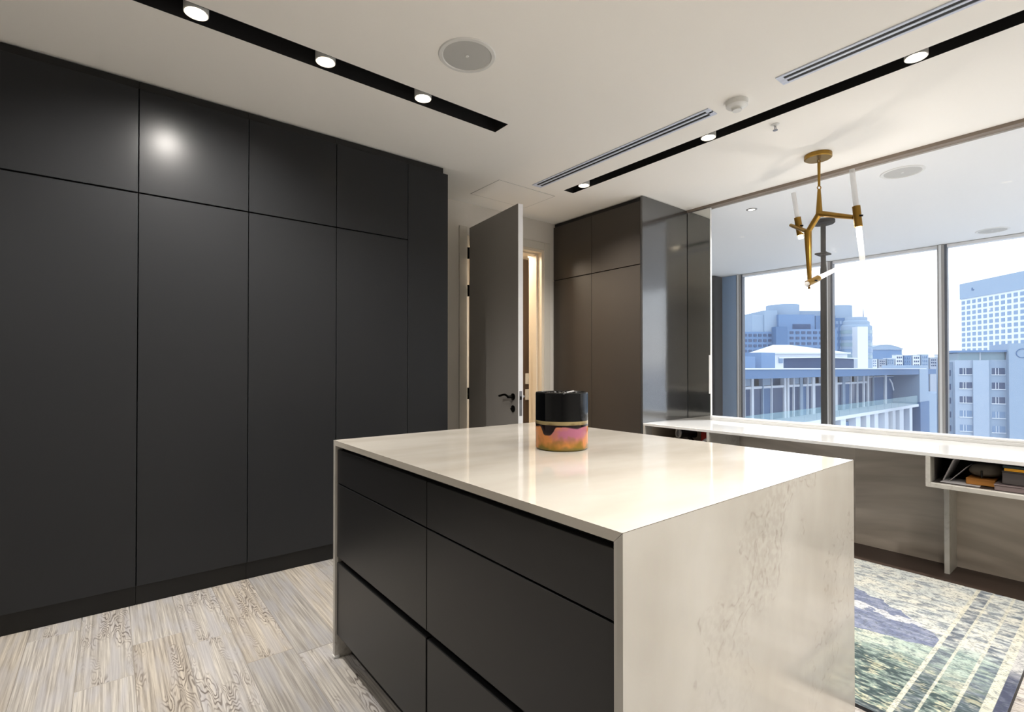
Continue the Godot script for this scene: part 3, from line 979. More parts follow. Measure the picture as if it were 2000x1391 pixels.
# ---------------------------------------------------------------- vase
func build_vase():
	var n := noise(81, 1.0, 3)
	var f = func(u: float, v: float) -> Color:
		# v runs from the rim down; u once round
		var a := u * TAU
		var p := n.get_noise_3d(cos(a) * 1.6, sin(a) * 1.6, v * 3.0)
		var p2 := n.get_noise_3d(cos(a) * 1.1 + 5.0, sin(a) * 1.1, v * 5.0)
		var drip: float = 0.575 + 0.03 * p2 + 0.135 * exp(-pow((u - 0.427) / 0.042, 4.0)) + 0.03 * exp(-pow((u - 0.27) / 0.05, 2.0)) + 0.09 * exp(-pow((u - 0.72) / 0.05, 4.0))
		if v < 0.488:
			return Color(0.030, 0.032, 0.040)
		if v < 0.55:
			return Color(0.56, 0.50, 0.36).lerp(Color(0.33, 0.27, 0.16), clampf((v - 0.50) * 12.0 + p * 0.8 - 0.2, 0, 1))
		if v < drip:
			return Color(0.10, 0.055, 0.06)
		var c := Color(0.76, 0.49, 0.27)
		c = c.lerp(Color(0.63, 0.38, 0.47), clampf(1.5 * cos((a - 1.75) * 1.4) * (1.0 - absf(v - 0.66) * 4.0) + p * 0.9 - 0.1, 0, 1))
		c = c.lerp(Color(0.50, 0.40, 0.14), clampf((v - 0.80) * 5.0 + p * 1.2, 0, 0.9))
		c = c.lerp(Color(0.36, 0.37, 0.20), clampf((v - 0.92) * 9.0 + p2, 0, 0.6))
		if v - drip < 0.012: c = c.lerp(Color(0.10, 0.055, 0.06), 0.6)
		return c
	var m := mat("vase_glaze", Color.WHITE, 0.08)
	m.albedo_texture = picture(512, 256, f)
	m.metallic_specular = 0.36
	var t := thing("vase", "cylindrical glazed vase, black above and iridescent copper and pink below, on the island", "vase", Vector3(1.33, 0.90, -1.367), deg_to_rad(-12))
	var st := mk()
	lathe(st, [Vector2(0.094, 0.001), Vector2(0.0985, 0.006), Vector2(0.0985, 0.207), Vector2(0.097, 0.2105)], 64, Vector3.ZERO, Basis.IDENTITY)
	part("wall", st, m, t)
	st = mk()
	lathe(st, [Vector2(0.097, 0.2105), Vector2(0.0945, 0.2115), Vector2(0.092, 0.209), Vector2(0.091, 0.008), Vector2(0, 0.008)], 64)
	part("inside", st, M.black_gloss, t)
	st = mk()
	lathe(st, [Vector2(0, 0.0002), Vector2(0.094, 0.0002), Vector2(0.0945, 0.001)], 48)
	part("foot", st, M.black_gloss, t)
	# uneven pebbly crust inside the mouth
	st = mk()
	var rng := RandomNumberGenerator.new()
	rng.seed = 9
	for k in 26:
		var a := rng.randf() * TAU
		var r := sqrt(rng.randf()) * 0.08
		var s := rng.randf_range(0.006, 0.011)
		lathe(st, [Vector2(0, -s), Vector2(s * 0.8, -s * 0.5), Vector2(s, 0), Vector2(s * 0.7, s * 0.6), Vector2(0, s * 0.9)], 7, Vector3(cos(a) * r, 0.203, sin(a) * r))
	var peb := part("filling", st, M.black_gloss, t)
	peb.set_meta("kind", "stuff")
	st = mk()
	lathe(st, [Vector2(0, 0.186), Vector2(0.0905, 0.186), Vector2(0.0905, 0.196), Vector2(0, 0.196)], 40)
	part("filling_bed", st, M.black_gloss, t)
	st = mk()
	bar(st, Vector3(0.01, 0.208, 0.02), Vector3(0.035, 0.214, 0.03), 0.004, 0.003, 6)
	bar(st, Vector3(0.012, 0.21, 0.035), Vector3(0.03, 0.206, 0.012), 0.003, 0.004, 6)
	part("chip", st, M.paper, t)

# ---------------------------------------------------------------- what lies in the desk's cubbies
func leaning(called: String, label: String, category: String, mt: Material, base: Vector3, size: Vector3, lean: float, group := ""):
	# a flat thing standing on its lower edge and leaning towards +z
	var st := mk()
	box(st, Vector3(-size.x / 2, 0, -size.z / 2), Vector3(size.x / 2, size.y, size.z / 2), 0.001)
	var o := solo(called, st, mt, label, category, group, base)
	o.rotation.x = lean
	return o

func build_cubby_things():
	var y := 0.548 + 0.0265
	leaning("folder", "pale folder leaning upright at the left end of the right-hand cubby, steeper of two", "folder", M.paper, Vector3(3.74, y + 0.002, -0.70), Vector3(0.20, 0.125, 0.006), 0.36, "folders leaning in the cubby")
	leaning("folder", "thin pale folder leaning far over in front of the grey bag, flatter of two", "folder", M.paper, Vector3(3.70, y + 0.003, -0.672), Vector3(0.14, 0.115, 0.003), 0.70, "folders leaning in the cubby")
	var st := mk()
	box(st, Vector3(-0.09, 0, 0), Vector3(0.09, 0.002, 0.16), 0.0005)
	solo("paper_sheet", st, M.paper, "loose white sheet lying flat at the front of the right-hand cubby", "paper", "", Vector3(3.66, y, -0.70))
	# book under the bag
	var b := thing("book", "tan book lying under the grey cloth bag in the right-hand cubby", "book", Vector3(3.70, y + 0.003, -0.60))
	bpart("cover", Vector3(-0.09, 0, 0), Vector3(0.09, 0.034, 0.115), M.book_tan, b, 0.002)
	bpart("pages", Vector3(-0.080, 0.005, -0.0012), Vector3(0.0912, 0.029, 0.108), M.paper, b, 0.001)
	# soft cloth bag, a rounded flat body
	var g := thing("cloth_bag", "soft grey cloth pouch bag lying on the tan book in the cubby", "bag", Vector3(3.72, y + 0.038, -0.531))
	st = mk()
	var prof := []
	for k in 13:
		var a := -PI / 2 + PI * k / 12.0
		prof.append(Vector2(maxf(0.0, pow(cos(a), 0.55)) * 0.073, 0.034 + 0.034 * sin(a) * (1.0 if a > 0 else 0.9)))
	lathe(st, prof, 28, Vector3.ZERO, Basis(Vector3(1.25, 0, 0), Vector3(0, 1, 0), Vector3(0, 0.06, 1.0)), true)
	part("body", st, M.bag_cloth, g)
	bpart("strap", Vector3(-0.098, 0.004, -0.012), Vector3(-0.085, 0.042, -0.004), M.bag_strap, g, 0.002)
	# boxes at the right edge
	var bx := thing("storage_box", "dark grey storage box at the right edge of the cubby, under yellow card", "box", Vector3(3.70, y + 0.032, -0.455))
	bpart("box_body", Vector3(-0.12, 0, 0), Vector3(0.12, 0.062, 0.2), M.box_grey, bx, 0.003)
	bpart("box_lid", Vector3(-0.122, 0.0622, -0.002), Vector3(0.122, 0.068, 0.202), M.box_grey, bx, 0.002)
	bx = thing("storage_box", "mauve grey flat box at the bottom right corner of the cubby", "box", Vector3(3.66, y, -0.48))
	bpart("box_body", Vector3(-0.11, 0, 0), Vector3(0.13, 0.026, 0.25), M.box_mauve, bx, 0.002)
	bpart("box_lid", Vector3(-0.112, 0.0262, -0.002), Vector3(0.132, 0.031, 0.252), M.box_mauve, bx, 0.001)
	st = mk()
	box(st, Vector3(-0.08, 0, 0), Vector3(0.08, 0.014, 0.16), 0.001)
	solo("card_box", st, M.yellow_card, "bright yellow card packet on the dark storage box", "packet", "", Vector3(3.66, y + 0.1005, -0.447))
	st = mk()
	box(st, Vector3(-0.08, 0, 0), Vector3(0.08, 0.012, 0.16), 0.001)
	solo("notebook", st, M.teal_card, "dark teal notebook on top of the yellow packet", "notebook", "", Vector3(3.66, y + 0.115, -0.452))
	# left cubby, just over the island's edge
	var y2 := 0.555 + 0.0265
	var d := thing("hair_dryer", "black round-ended hair dryer in the cubby beside the tall cabinet", "hair dryer", Vector3(3.68, y2, -2.36))
	st = mk()
	bar(st, Vector3(-0.03, 0.085, -0.02), Vector3(0.10, 0.075, 0.05), 0.038, 0.030, 20)
	part("barrel", st, M.black_gloss, d)
	st = mk()
	ring(st, Vector3(-0.032, 0.085, -0.021), 0.035, 0.009, Vector3(-0.13, 0.01, -0.07))
	part("rear_ring", st, M.aluminium, d)
	st = mk()
	lathe(st, [Vector2(0, 0), Vector2(0.028, 0), Vector2(0.02, 0.006), Vector2(0, 0.008)], 18, Vector3(-0.034, 0.0848, -0.0222), axis_basis(Vector3(-0.13, 0.01, -0.07)))
	part("rear_grille", st, M.steel, d)
	st = mk()
	bar(st, Vector3(0.03, 0.07, 0.02), Vector3(0.06, 0.012, 0.06), 0.017, 0.014, 14)
	part("grip", st, M.black_gloss, d)
	st = mk()
	lathe(st, [Vector2(0, 0), Vector2(0.034, 0.002), Vector2(0.042, 0.03), Vector2(0.04, 0.10), Vector2(0.0, 0.125)], 18, Vector3.ZERO, Basis.IDENTITY, true)
	solo("cloth_bundle", st, M.red_cloth, "small red cloth bundle behind the hair dryer in the cubby", "cloth", "", Vector3(3.76, y2, -2.20))
	st = mk()
	lathe(st, [Vector2(0, 0), Vector2(0.03, 0.002), Vector2(0.036, 0.04), Vector2(0.03, 0.09), Vector2(0.0, 0.118)], 16, Vector3.ZERO, Basis.IDENTITY, true)
	solo("cloth_bundle", st, M.green_cloth, "small dark green cloth bundle between the hair dryer and the red one", "cloth", "", Vector3(3.86, y2, -2.27))
	for k in 2:
		st = mk()
		tube(st, [Vector3(0, 0.02, -0.06), Vector3(0, 0.04 + 0.02 * k, 0.0), Vector3(0, 0.085 + 0.012 * k, 0.065)], 0.008, 8)
		solo("hair_brush", st, M.paper, ["lower pale brush handle slanting at the right of the small cubby", "upper pale brush handle slanting at the right of the small cubby"][k], "brush", "brush handles in the small cubby", Vector3(3.60 + 0.05 * k, y2, -2.14))

# ---------------------------------------------------------------- the room behind the glass
func build_far_room():
	var st := mk()
	box(st, Vector3(GLASS + 0.05, -0.2, -5.0), Vector3(FAR + 0.3, 0.0, FRONT + 0.2), 0.0)
	struct("floor", st, M.far_floor, "floor of the room behind the glass partition", "floor")
	st = mk()
	box(st, Vector3(GLASS + 0.011, 2.638, -5.0), Vector3(FAR + 0.3, 2.85, FRONT + 0.2), 0.0)
	struct("ceiling", st, M.far_ceiling, "cool white ceiling of the room behind the glass partition", "ceiling")
	st = mk()
	box(st, Vector3(GLASS + 0.7, 0, -5.0), Vector3(FAR + 0.3, 2.7, -4.8), 0.0)
	box(st, Vector3(GLASS + 0.2, 0, -5.0), Vector3(GLASS + 0.7, 2.7, BACK), 0.0)
	struct("wall_far", st, M.white_paint, "white end wall of the room behind the glass partition", "wall")
	st = mk()
	box(st, Vector3(FAR - 0.25, 0, -4.8), Vector3(FAR + 0.3, 2.634, -4.13), 0.002)
	struct("column", st, M.column_dark, "dark column at the left end of the far window wall", "column")
	st = mk()
	box(st, Vector3(FAR - 0.02, 0, -4.128), Vector3(FAR + 0.12, 2.634, -3.86), 0.002)
	struct("trim", st, M.panel_blue, "blue grey cladding panel between the dark column and the far windows", "trim")
	# far windows: one per bay, each with its own frame
	var edges := [-3.85, -2.62, -1.44, -0.26, 0.92, FRONT]
	var words := ["far window bay with the stepped office blocks, beside the dark column", "far window bay in the middle, right of the black pole", "far window bay at the right edge, showing the white tower", "far window bay beyond the right edge of the photo", "last far window bay beyond the right edge"]
	for i in 5:
		var w := struct_root("window_%d" % (i + 2), words[i], "window", Vector3(FAR, 0, edges[i]))
		var d: float = edges[i + 1] - edges[i]
		bpart("pane", Vector3(0.035, 0.06, 0.03), Vector3(0.045, 2.58, d - 0.03), M.pane, w, 0.0)
		bpart("mullion", Vector3(-0.02, 0, -0.05), Vector3(0.10, 2.634, 0.012), M.aluminium, w, 0.002)
		bpart("mullion_cap", Vector3(-0.026, 0, -0.035), Vector3(-0.0205, 2.634, -0.012), M.alu_light, w, 0.001)
		bpart("jamb_profile", Vector3(0.0, 0, 0.0122), Vector3(0.08, 2.634, 0.035), M.alu_dark, w, 0.001)
		bpart("bottom_rail", Vector3(0.0, 0, 0.036), Vector3(0.08, 0.07, d - 0.051), M.aluminium, w, 0.002)
		bpart("head_rail", Vector3(0.0, 2.60, 0.036), Vector3(0.08, 2.634, d - 0.051), M.alu_light, w, 0.002)
	# black pole for a swivelling screen, between ceiling and floor
	var p := thing("swivel_pole", "slim black floor-to-ceiling pole with brackets behind the glass partition", "pole", Vector3(5.41, 0, -1.93))
	st = mk()
	lathe(st, [Vector2(0, 2.634), Vector2(0.10, 2.634), Vector2(0.10, 2.61), Vector2(0.09, 2.60), Vector2(0.03, 2.595)].map(func(q): return q), 28)
	part("ceiling_flange", st, M.pole_black, p)
	st = mk()
	lathe(st, [Vector2(0, 0.0), Vector2(0.027, 0.0), Vector2(0.027, 2.16), Vector2(0.022, 2.22), Vector2(0.022, 2.6), Vector2(0, 2.6)], 20)
	part("tube", st, M.pole_black, p)
	st = mk()
	box(st, Vector3(-0.062, 2.302, -0.056), Vector3(0.062, 2.318, 0.05), 0.003)
	for s in [-1.0, 1.0]:
		bar(st, Vector3(s * 0.07, 2.31, -s * 0.05), Vector3(0, 2.285, 0), 0.008, 0.008, 8)
	part("upper_bracket", st, M.pole_black, p)
	st = mk()
	box(st, Vector3(-0.08, 0.545, -0.075), Vector3(0.08, 0.595, 0.07), 0.004)
	part("lower_bracket", st, M.pole_black, p)
	st = mk()
	lathe(st, [Vector2(0, 0.0), Vector2(0.12, 0.0), Vector2(0.12, 0.012), Vector2(0, 0.02)], 28)
	part("floor_flange", st, M.pole_black, p)
	# fittings in its ceiling
	speaker("round ceiling speaker behind the glass, near the head rail above the desk", Vector3(4.53, 2.638, -1.09), 0.135)
	speaker("round ceiling speaker close to the far windows at the right edge", Vector3(7.18, 2.638, -0.97), 0.135)
	spotlight("small recessed spotlight in the white ceiling behind the glass, near the mirror", Vector3(4.53, 2.638, -2.2))
	spotlight("added unseen spotlight behind the glass beyond the right edge of the photo, nearer the partition", Vector3(5.3, 2.638, 0.5))  # this and the next two are added, unseen, to brighten the ceiling here
	spotlight("added unseen spotlight behind the glass beyond the right edge of the photo, nearer the windows", Vector3(6.6, 2.638, 0.5))
	spotlight("added unseen spotlight in the far corner behind the glass, out of the photo", Vector3(6.0, 2.638, 1.4))

func spotlight(label: String, at: Vector3):
	var st
	var k := thing("recessed_spotlight", label, "spotlight", at, 0.0, "recessed spotlights behind the glass")
	st = mk()
	lathe(st, [Vector2(0.028, -0.002), Vector2(0.034, -0.006), Vector2(0.045, -0.003), Vector2(0.046, 0.0)], 24)
	part("bezel", st, M.grey_plastic, k)
	st = mk()
	lathe(st, [Vector2(0, -0.003), Vector2(0.028, -0.003), Vector2(0.029, -0.0005)], 24)
	part("lens", st, M.far_glow, k)
	var l := SpotLight3D.new()
	l.name = "light"
	l.light_energy = FARROOM_ENERGY
	l.light_size = 0.03
	l.spot_angle = 62.0
	l.spot_range = 10.0
	l.shadow_enabled = true
	k.add_child(l)
	l.position = Vector3(0, -0.012, 0)
	l.rotation.x = -PI / 2

# ---------------------------------------------------------------- the city
func far_thing(called: String, label: String, category: String, lat: float, depth: float, base: float, group := "") -> Node3D:
	# a building whose front faces the room; lat metres to the side and depth metres ahead of the camera's spot
	var f := Vector3(-sin(TURN), 0, -cos(TURN))
	var r := Vector3(cos(TURN), 0, -sin(TURN))
	return thing(called, label, category, r * lat + f * depth + Vector3(0, base, 0), TURN, group)

func fbox(called: String, o: Node3D, x0: float, x1: float, y0: float, y1: float, z0: float, z1: float, m: Material) -> MeshInstance3D:
	# coordinates: x from the building's own middle, y above the dressing room floor, z towards the viewer
	var b := o.position.y
	return bpart(called, Vector3(x0, y0 - b, z0), Vector3(x1, y1 - b, z1), m, o, 0.0)

func build_city():
	var G := -22.0
	var st := mk()
	box(st, Vector3(12, G - 1, -420), Vector3(720, G, 420), 0.0)
	var gr := struct("ground", st, M.city_ground, "street level far below the windows", "ground")
	build_terrace(G)
	build_stepped_block(G)
	build_tower(G)
	build_mid_block(G)
	build_rooftops(G)

func build_terrace(G: float):
	var t := thing("terrace_building", "modern low building with a flat blue grey roof edge and glass balcony, nearest outside", "building", Vector3(44, G, -13.6))
	var B := -G
	var fb = func(called, x0, x1, y0, y1, z0, z1, m, parent = null):
		return bpart(called, Vector3(x0 - 44, y0 + B, z0), Vector3(x1 - 44, y1 + B, z1), m, parent if parent else t, 0.0)
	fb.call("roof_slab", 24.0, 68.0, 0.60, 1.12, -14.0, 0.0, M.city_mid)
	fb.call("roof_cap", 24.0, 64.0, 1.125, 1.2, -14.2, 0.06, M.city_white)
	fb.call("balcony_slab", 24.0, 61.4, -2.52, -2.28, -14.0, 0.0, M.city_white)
	fb.call("rear_wall", 24.0, 61.4, -2.28, 0.60, -3.2, -2.6, M.city_haze_blue)
	fb.call("end_wall", 65.7, 68.0, -2.52, 0.6, -6.0, -1.98, M.city_haze_blue)
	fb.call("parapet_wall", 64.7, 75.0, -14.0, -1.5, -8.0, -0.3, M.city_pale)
	fb.call("upper_wall", 68.0, 76.0, -1.5, 0.7, -8.0, -2.3, M.city_haze_blue)
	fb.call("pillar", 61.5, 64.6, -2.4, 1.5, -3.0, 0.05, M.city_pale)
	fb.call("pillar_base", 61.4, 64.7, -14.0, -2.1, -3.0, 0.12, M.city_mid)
	# glazing of the top floor
	var posts := [[31.0, 31.2], [32.0, 32.3], [33.5, 33.65], [34.8, 34.9], [36.7, 37.0], [37.2, 37.5], [38.2, 38.35], [39.3, 39.8], [40.6, 40.75], [41.5, 42.0], [43.4, 43.6], [45.8, 46.5], [47.6, 48.2], [49.5, 49.7], [51.1, 51.3], [52.6, 53.0], [53.7, 54.1], [55.3, 55.5], [58.6, 59.2], [62.5, 63.0], [64.1, 64.4], [65.7, 66.6]]
	for i in posts.size():
		fb.call("post", posts[i][0], posts[i][1], -2.28, 0.60, -2.25, -1.98, M.city_white if i % 5 != 2 else M.city_pale)
		if i < posts.size() - 1:
			var a: float = posts[i][1]
			var b: float = posts[i + 1][0]
			if b - a > 0.25:
				var tone: Material = [M.city_dark, M.city_window, M.city_mid, M.city_window, M.city_dark][i % 5]
				if i >= 18: tone = M.city_mid
				fb.call("glazing_pane", a, b, -2.28, -0.14 if i < 16 else 0.35, -2.2, -2.1, tone)
				fb.call("transom", a, b, -0.14 if i < 16 else 0.35, 0.02 if i < 16 else 0.43, -2.25, -2.02, M.city_white)
				if i < 16 and i % 2 == 0:
					fb.call("blind", a + 0.05, b - 0.05, 0.06, 0.5, -2.18, -2.05, M.city_pale)
	# glass balustrade
	for i in 18:
		fb.call("balustrade_pane", 25.0 + i * 2.02, 25.0 + i * 2.02 + 1.98, -2.28, -1.45, -0.10, -0.07, M.balustrade_glass)
	# floor below: white piers with window openings between them
	fb.call("lower_wall", 24.0, 61.4, -14.0, -2.52, -14.0, -0.9, M.city_window)
	var ow := [[24.0, 26.0], [27.2, 28.6], [29.9, 31.0], [32.4, 33.8], [35.0, 36.1], [37.4, 38.6], [40.2, 41.5], [42.5, 44.6], [45.6, 46.9], [47.8, 48.9], [49.8, 51.5], [52.5, 53.7], [54.5, 55.7], [56.9, 58.8], [59.7, 61.1]]
	for i in ow.size() - 1:
		fb.call("pier", ow[i][1], ow[i + 1][0], -14.0, -2.521, -0.899, -0.12, M.city_white)
	for i in ow.size():
		fb.call("window_pane", ow[i][0], ow[i][1], -6.5, -2.9, -0.898, -0.6, [M.city_mid, M.city_haze_blue, M.city_window][i % 3])
	# roof plant
	for q in [[26.8, 29.0, 1.9], [32.6, 34.6, 2.0], [35.5, 37.6, 2.3], [46.0, 53.5, 2.05]]:
		fb.call("plant_box", q[0] , q[1], 1.205, q[2], -6.0, -3.0, M.city_haze_blue if q[0] < 40 else M.city_dark)
	fb.call("plant_roof", 45.6, 53.9, 2.06, 2.15, -6.2, -2.8, M.city_white)
	var s := mk()
	tube(s, [Vector3(57.0 - 44, 0.2 + B, -1.2), Vector3(57.7 - 44, -0.2 + B, -1.2), Vector3(58.2 - 44, -0.9 + B, -1.2)], 0.06, 6)
	part("door_handle", s, M.city_white, t)

func window_rows(o: Node3D, x0: float, x1: float, cols: int, y0: float, y1: float, rows: int, zf: float, m: Material, fill := 0.6):
	var dx := (x1 - x0) / cols
	var dy := (y1 - y0) / rows
	var s := mk()
	box(s, Vector3(0, 0, 0), Vector3(dx * fill, dy * 0.5, 0.3), 0.0)
	var mesh := s.commit()
	for r in rows:
		for c in cols:
			var w := part("window", mesh, m, o)
			w.position = Vector3(x0 + dx * (c + (1 - fill) / 2), y0 + dy * (r + 0.25) - o.position.y, zf)

func build_stepped_block(G: float):
	var t := far_thing("stepped_office", "large pale blue stepped office complex with rounded towers in the left far window", "building", 76.0, 130.0, G)
	var X := -76.0
	fbox("lower_wing", t, 50.0 + X, 67.6 + X, G, 10.6, -14, 0, M.city_haze_blue)
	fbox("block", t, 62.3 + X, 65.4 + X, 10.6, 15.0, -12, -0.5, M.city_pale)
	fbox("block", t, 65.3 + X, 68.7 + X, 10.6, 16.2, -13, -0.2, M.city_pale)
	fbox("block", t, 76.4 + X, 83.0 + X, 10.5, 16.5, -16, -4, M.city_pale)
	fbox("middle_block", t, 68.5 + X, 77.8 + X, 10.5, 15.0, -14, 0.8, M.city_haze_blue)
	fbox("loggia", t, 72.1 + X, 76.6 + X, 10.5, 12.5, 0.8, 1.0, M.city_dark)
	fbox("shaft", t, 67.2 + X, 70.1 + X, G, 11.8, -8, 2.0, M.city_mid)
	fbox("front_wing", t, 70.1 + X, 83.0 + X, G, 11.2, -12, 1.6, M.city_haze_blue)
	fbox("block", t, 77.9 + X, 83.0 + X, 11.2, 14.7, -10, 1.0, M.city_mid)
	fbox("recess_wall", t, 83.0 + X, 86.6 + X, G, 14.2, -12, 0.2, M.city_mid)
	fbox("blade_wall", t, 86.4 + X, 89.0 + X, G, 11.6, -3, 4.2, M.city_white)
	window_rows(t, 58.4 + X, 67.2 + X, 7, 3.6, 10.4, 5, -0.1, M.city_window)
	window_rows(t, 70.6 + X, 82.6 + X, 8, 5.4, 11.0, 4, 1.45, M.city_window)
	window_rows(t, 83.3 + X, 86.2 + X, 3, 5.6, 13.8, 5, 0.0, M.city_window_pale)
	# rounded towers
	var drum := mk()
	lathe(drum, [Vector2(4.0, 14.5 - G), Vector2(4.0, 18.0 - G), Vector2(0, 18.2 - G)], 40, Vector3(72.6 + X, 0, -5.0))
	lathe(drum, [Vector2(3.6, 14.0 - G), Vector2(3.6, 17.7 - G), Vector2(0, 17.9 - G)], 40, Vector3(86.7 + X, 0, -4.5))
	part("drum", drum, M.city_pale, t)
	var tw := mk()
	var r := [Vector2(4.4, 0), Vector2(4.4, 11.2 - G)]
	for k in 3:
		r.append_array([Vector2(4.4 - 0.5 * k, 11.2 + 1.15 * k - G), Vector2(4.4 - 0.5 * k, 12.0 + 1.15 * k - G)])
	r.append(Vector2(0, 14.6 - G))
	lathe(tw, r, 48, Vector3(88.8 + X, 0, -1.5))
	part("round_tower", tw, M.city_pale, t)
	for k in 5:
		var b := mk()
		lathe(b, [Vector2(4.43, 3.6 + k * 1.6 - G), Vector2(4.46, 3.62 + k * 1.6 - G), Vector2(4.46, 4.5 + k * 1.6 - G), Vector2(4.43, 4.52 + k * 1.6 - G)], 48, Vector3(88.8 + X, 0, -1.5))
		part("window_band", b, M.city_window_pale if k % 2 else M.city_glass, t)
	var an := mk()
	bar(an, Vector3(91.5 + X, 13.5 - G, -1), Vector3(91.5 + X, 16.6 - G, -1), 0.14, 0.08, 6)
	part("antenna", an, M.city_mid, t)

func build_tower(G: float):
	# a tall slab whose long front runs obliquely across the view
	var a := Vector3(343.7, G, -58.5)
	var turn := -deg_to_rad(134.07) 
	var t := thing("hotel_tower", "white high-rise tower with a regular grid of windows at the right edge", "building", a, turn)
	var B := -G
	var L := 62.0
	# local +x runs along the front from its far corner; the front faces local z on the side of the camera
	var side: float = -1.0 if (Basis(Vector3.UP, turn) * Vector3.BACK).dot(-a) < 0 else 1.0
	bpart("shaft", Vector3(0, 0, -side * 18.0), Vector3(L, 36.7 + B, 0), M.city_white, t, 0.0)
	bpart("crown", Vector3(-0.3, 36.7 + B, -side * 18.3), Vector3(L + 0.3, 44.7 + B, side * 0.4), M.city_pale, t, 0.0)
	var s := mk()
	box(s, Vector3(0, 0, 0), Vector3(2.0, 1.75, 0.3), 0.0)
	var mesh := s.commit()
	for r in 10:
		for c in 12:
			var w := part("window", mesh, M.city_window_pale, t)
			w.position = Vector3(0.6 + c * 3.32, 33.9 - r * 2.72 + B, -0.2 if side > 0 else -0.1)
	var e := mk()
	box(e, Vector3(7.6, 40.2 + B, side * 0.4), Vector3(8.0, 41.6 + B, side * 0.7), 0.0)
	box(e, Vector3(8.1, 40.2 + B, side * 0.4), Vector3(8.9, 40.7 + B, side * 0.7), 0.0)
	part("emblem", e, M.city_mid, t)

func build_mid_block(G: float):
	# its front is turned so that the right end comes nearer; x runs along the front from its left corner
	var t := far_thing("apartment_block", "grey six-storey apartment block with strip windows in the right far window", "building", 35.2, 40.0, G)
	t.rotation.y = TURN - deg_to_rad(30)
	fbox("body", t, 0, 3.0, G, 1.83, -4.0, 0, M.city_light)
	fbox("attic_glass", t, 0.24, 2.96, 1.83, 2.44, -3.6, -0.12, M.city_glass)
	fbox("attic_post", t, 1.5, 1.55, 1.83, 2.44, -0.12, -0.06, M.city_white)
	fbox("roof_slab", t, -0.28, 3.0, 2.44, 2.60, -4.2, 0.25, M.city_haze_blue)
	fbox("pilaster", t, 1.04, 1.97, G, 1.82, 0, 0.2, M.city_light)
	fbox("recess", t, 1.97, 3.0, G, 1.80, 0.0, 0.02, M.city_pale)
	fbox("side_wing", t, -0.42, 0.0, G, 1.7, -4.0, -0.7, M.city_pale)
	fbox("right_wing", t, 3.0, 7.0, G, 3.07, -4.0, 0.6, M.city_pale)
	for r in 8:
		var y: float = 0.72 - 1.115 * r
		for c in 2:
			var x0: float = [0.27, 2.17][c]
			var zf: float = [0.01, 0.03][c]
			var w := fbox("window", t, x0, x0 + 0.75, y, y + 0.49, zf - 0.02, zf, M.city_window_pale if r > 2 else M.city_window)
			var s := mk()
			var B := -t.position.y
			for k in 2:
				box(s, Vector3(x0 + 0.20 + 0.16 * k, y + B, zf + 0.001), Vector3(x0 + 0.235 + 0.16 * k, y + 0.49 + B, zf + 0.03), 0.0)
			box(s, Vector3(x0 - 0.03, y - 0.06 + B, zf + 0.001), Vector3(x0 + 0.78, y + B, zf + 0.06), 0.0)
			part("frame", s, M.city_white, w)
		fbox("window", t, -0.33, -0.12, y - 0.15, y + 0.33, -0.71, -0.69, M.city_window)
	# ring emblem on the right wing
	var e := mk()
	ring(e, Vector3(3.74, 2.32 - G, 0.62), 0.33, 0.03, Vector3(0, 0, 1))
	part("ring_emblem", e, M.city_mid, t)

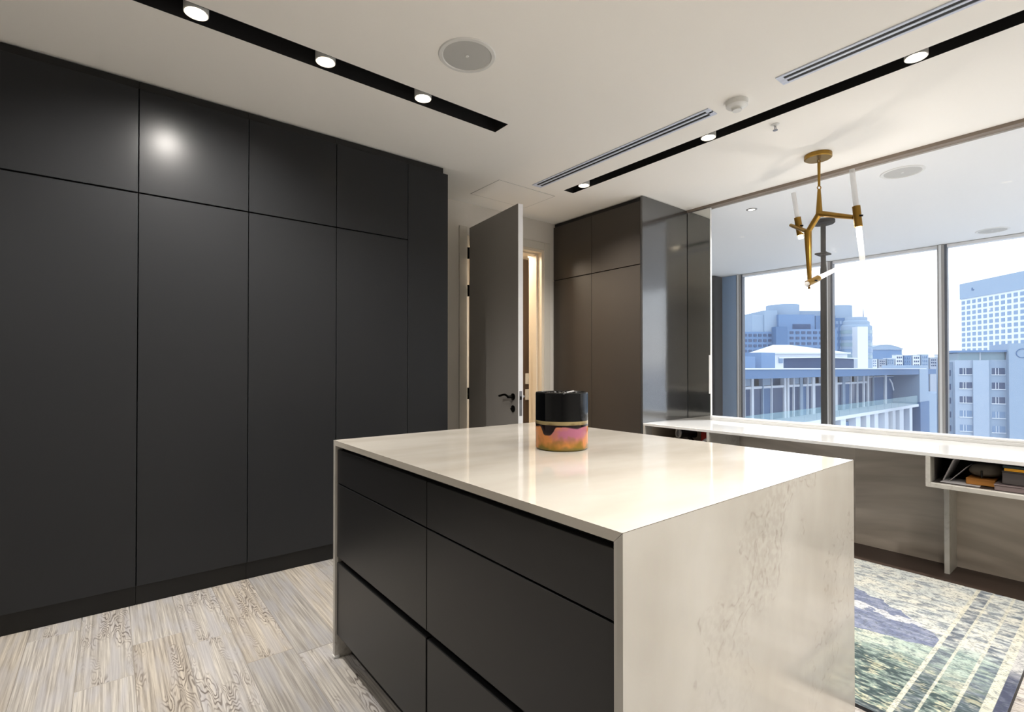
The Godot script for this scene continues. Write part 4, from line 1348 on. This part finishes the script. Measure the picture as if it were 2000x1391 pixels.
func build_rooftops(G: float):
	# white pavilion with a hipped roof
	var t := far_thing("pavilion", "white building with a hipped roof in front of the stepped offices", "building", 47.0, 80.0, G)
	var X := -47.0
	fbox("body", t, 41.2 + X, 53.3 + X, G, 3.5, -9, 0, M.city_white)
	fbox("eaves", t, 40.9 + X, 53.6 + X, 3.5, 3.7, -9.3, 0.4, M.city_white)
	var s := mk()
	var y0 := 3.7 - G
	var y1 := 5.1 - G
	var a := Vector3(41.2 + X, y0, 0.2)
	var b := Vector3(53.3 + X, y0, 0.2)
	var c := Vector3(53.3 + X, y0, -9)
	var d := Vector3(41.2 + X, y0, -9)
	var p := Vector3(43.6 + X, y1, -4)
	var q := Vector3(46.4 + X, y1, -4)
	quad(s, a, b, q, p, Vector3(0, 0.8, 0.5).normalized())
	quad(s, d, c, q, p, Vector3(0, 0.8, -0.5).normalized())
	tri(s, a, d, p, Vector3(-0.5, 0.8, 0).normalized(), Vector3(-0.5, 0.8, 0).normalized(), Vector3(-0.5, 0.8, 0).normalized())
	tri(s, b, c, q, Vector3(0.5, 0.8, 0).normalized(), Vector3(0.5, 0.8, 0).normalized(), Vector3(0.5, 0.8, 0).normalized())
	part("roof", s, M.city_white, t)
	window_rows(t, 42.0 + X, 52.8 + X, 8, 1.6, 3.4, 1, -0.1, M.city_window_pale, 0.45)
	t = far_thing("annexe", "low white annexe with paired windows at the left of the far window", "building", 38.0, 80.0, G)
	X = -38.0
	fbox("body", t, 33.5 + X, 41.0 + X, G, 3.2, -6, 0, M.city_white)
	fbox("parapet", t, 33.4 + X, 41.1 + X, 3.2, 3.35, -6.1, 0.15, M.city_pale)
	window_rows(t, 35.9 + X, 40.6 + X, 6, 1.4, 3.0, 1, -0.1, M.city_window, 0.6)
	# long hall and the row of small houses on the horizon
	t = far_thing("market_hall", "long low hall with a pale curved roof on the skyline", "building", 149.0, 200.0, G)
	X = -149.0
	fbox("body", t, 143.0 + X, 155.0 + X, G, 8.6, -8, 0, M.city_haze_blue)
	s = mk()
	for k in 8:
		var u0 := k / 8.0
		var u1 := (k + 1) / 8.0
		var h := func(u: float) -> Vector3: return Vector3(lerpf(142.6, 155.4, u) + X, 8.6 + 2.0 * sin(u * PI * 0.85 + 0.35) - G, 0)
		var p0: Vector3 = h.call(u0)
		var p1: Vector3 = h.call(u1)
		quad(s, p0 + Vector3(0, 0, 0.4), p1 + Vector3(0, 0, 0.4), p1 + Vector3(0, 0, -8), p0 + Vector3(0, 0, -8), Vector3.UP)
		quad(s, Vector3(p0.x, 8.6 - G, 0.3), Vector3(p1.x, 8.6 - G, 0.3), p1 + Vector3(0, 0, 0.3), p0 + Vector3(0, 0, 0.3), Vector3.BACK)
	part("roof", s, M.city_pale, t)
	var rng := RandomNumberGenerator.new()
	rng.seed = 17
	var words := ["cream", "white", "pale grey", "blue grey"]
	var spots := ["left of the market hall's end", "below the market hall's roof", "under the middle of the market hall", "at the market hall's right end", "just right of the market hall", "second right of the hall", "halfway from the hall to the mullion", "last but one before the mullion", "last house before the grey mullion", "behind the grey mullion", "beside the apartment block's side wing"]
	for i in 11:
		var x := 142.0 + i * 3.4
		var dep := 150.0 + 0.0
		var k := dep / 200.0
		var hgt := rng.randf_range(4.2, 6.8) if i < 4 else rng.randf_range(4.6, 7.6)
		var top := 1.2 + (hgt - 1.2) * k
		var tone: int = [1, 0, 2, 1, 3, 1, 2, 0, 1, 2, 3][i]
		var o := far_thing("house", "small %s flat-roofed house on the skyline, %s" % [words[tone], spots[i]], "house", (x + 1.7) * k, dep, G, "small houses on the skyline")
		var w := 1.38 * k
		var mm: Material = [M.city_warm, M.city_white, M.city_pale, M.city_haze_blue][tone]
		fbox("body", o, -w, w, G, top, -1.5, 0, mm)
		fbox("roof", o, -w - 0.1, w + 0.1, top, top + 0.15, -1.6, 0.1, M.city_pale if tone != 2 else M.city_white)
		window_rows(o, -w + 0.2, w - 0.2, 3, 1.6, top - 0.2, 3, -0.15, M.city_window if i % 2 else M.city_window_pale, 0.45)
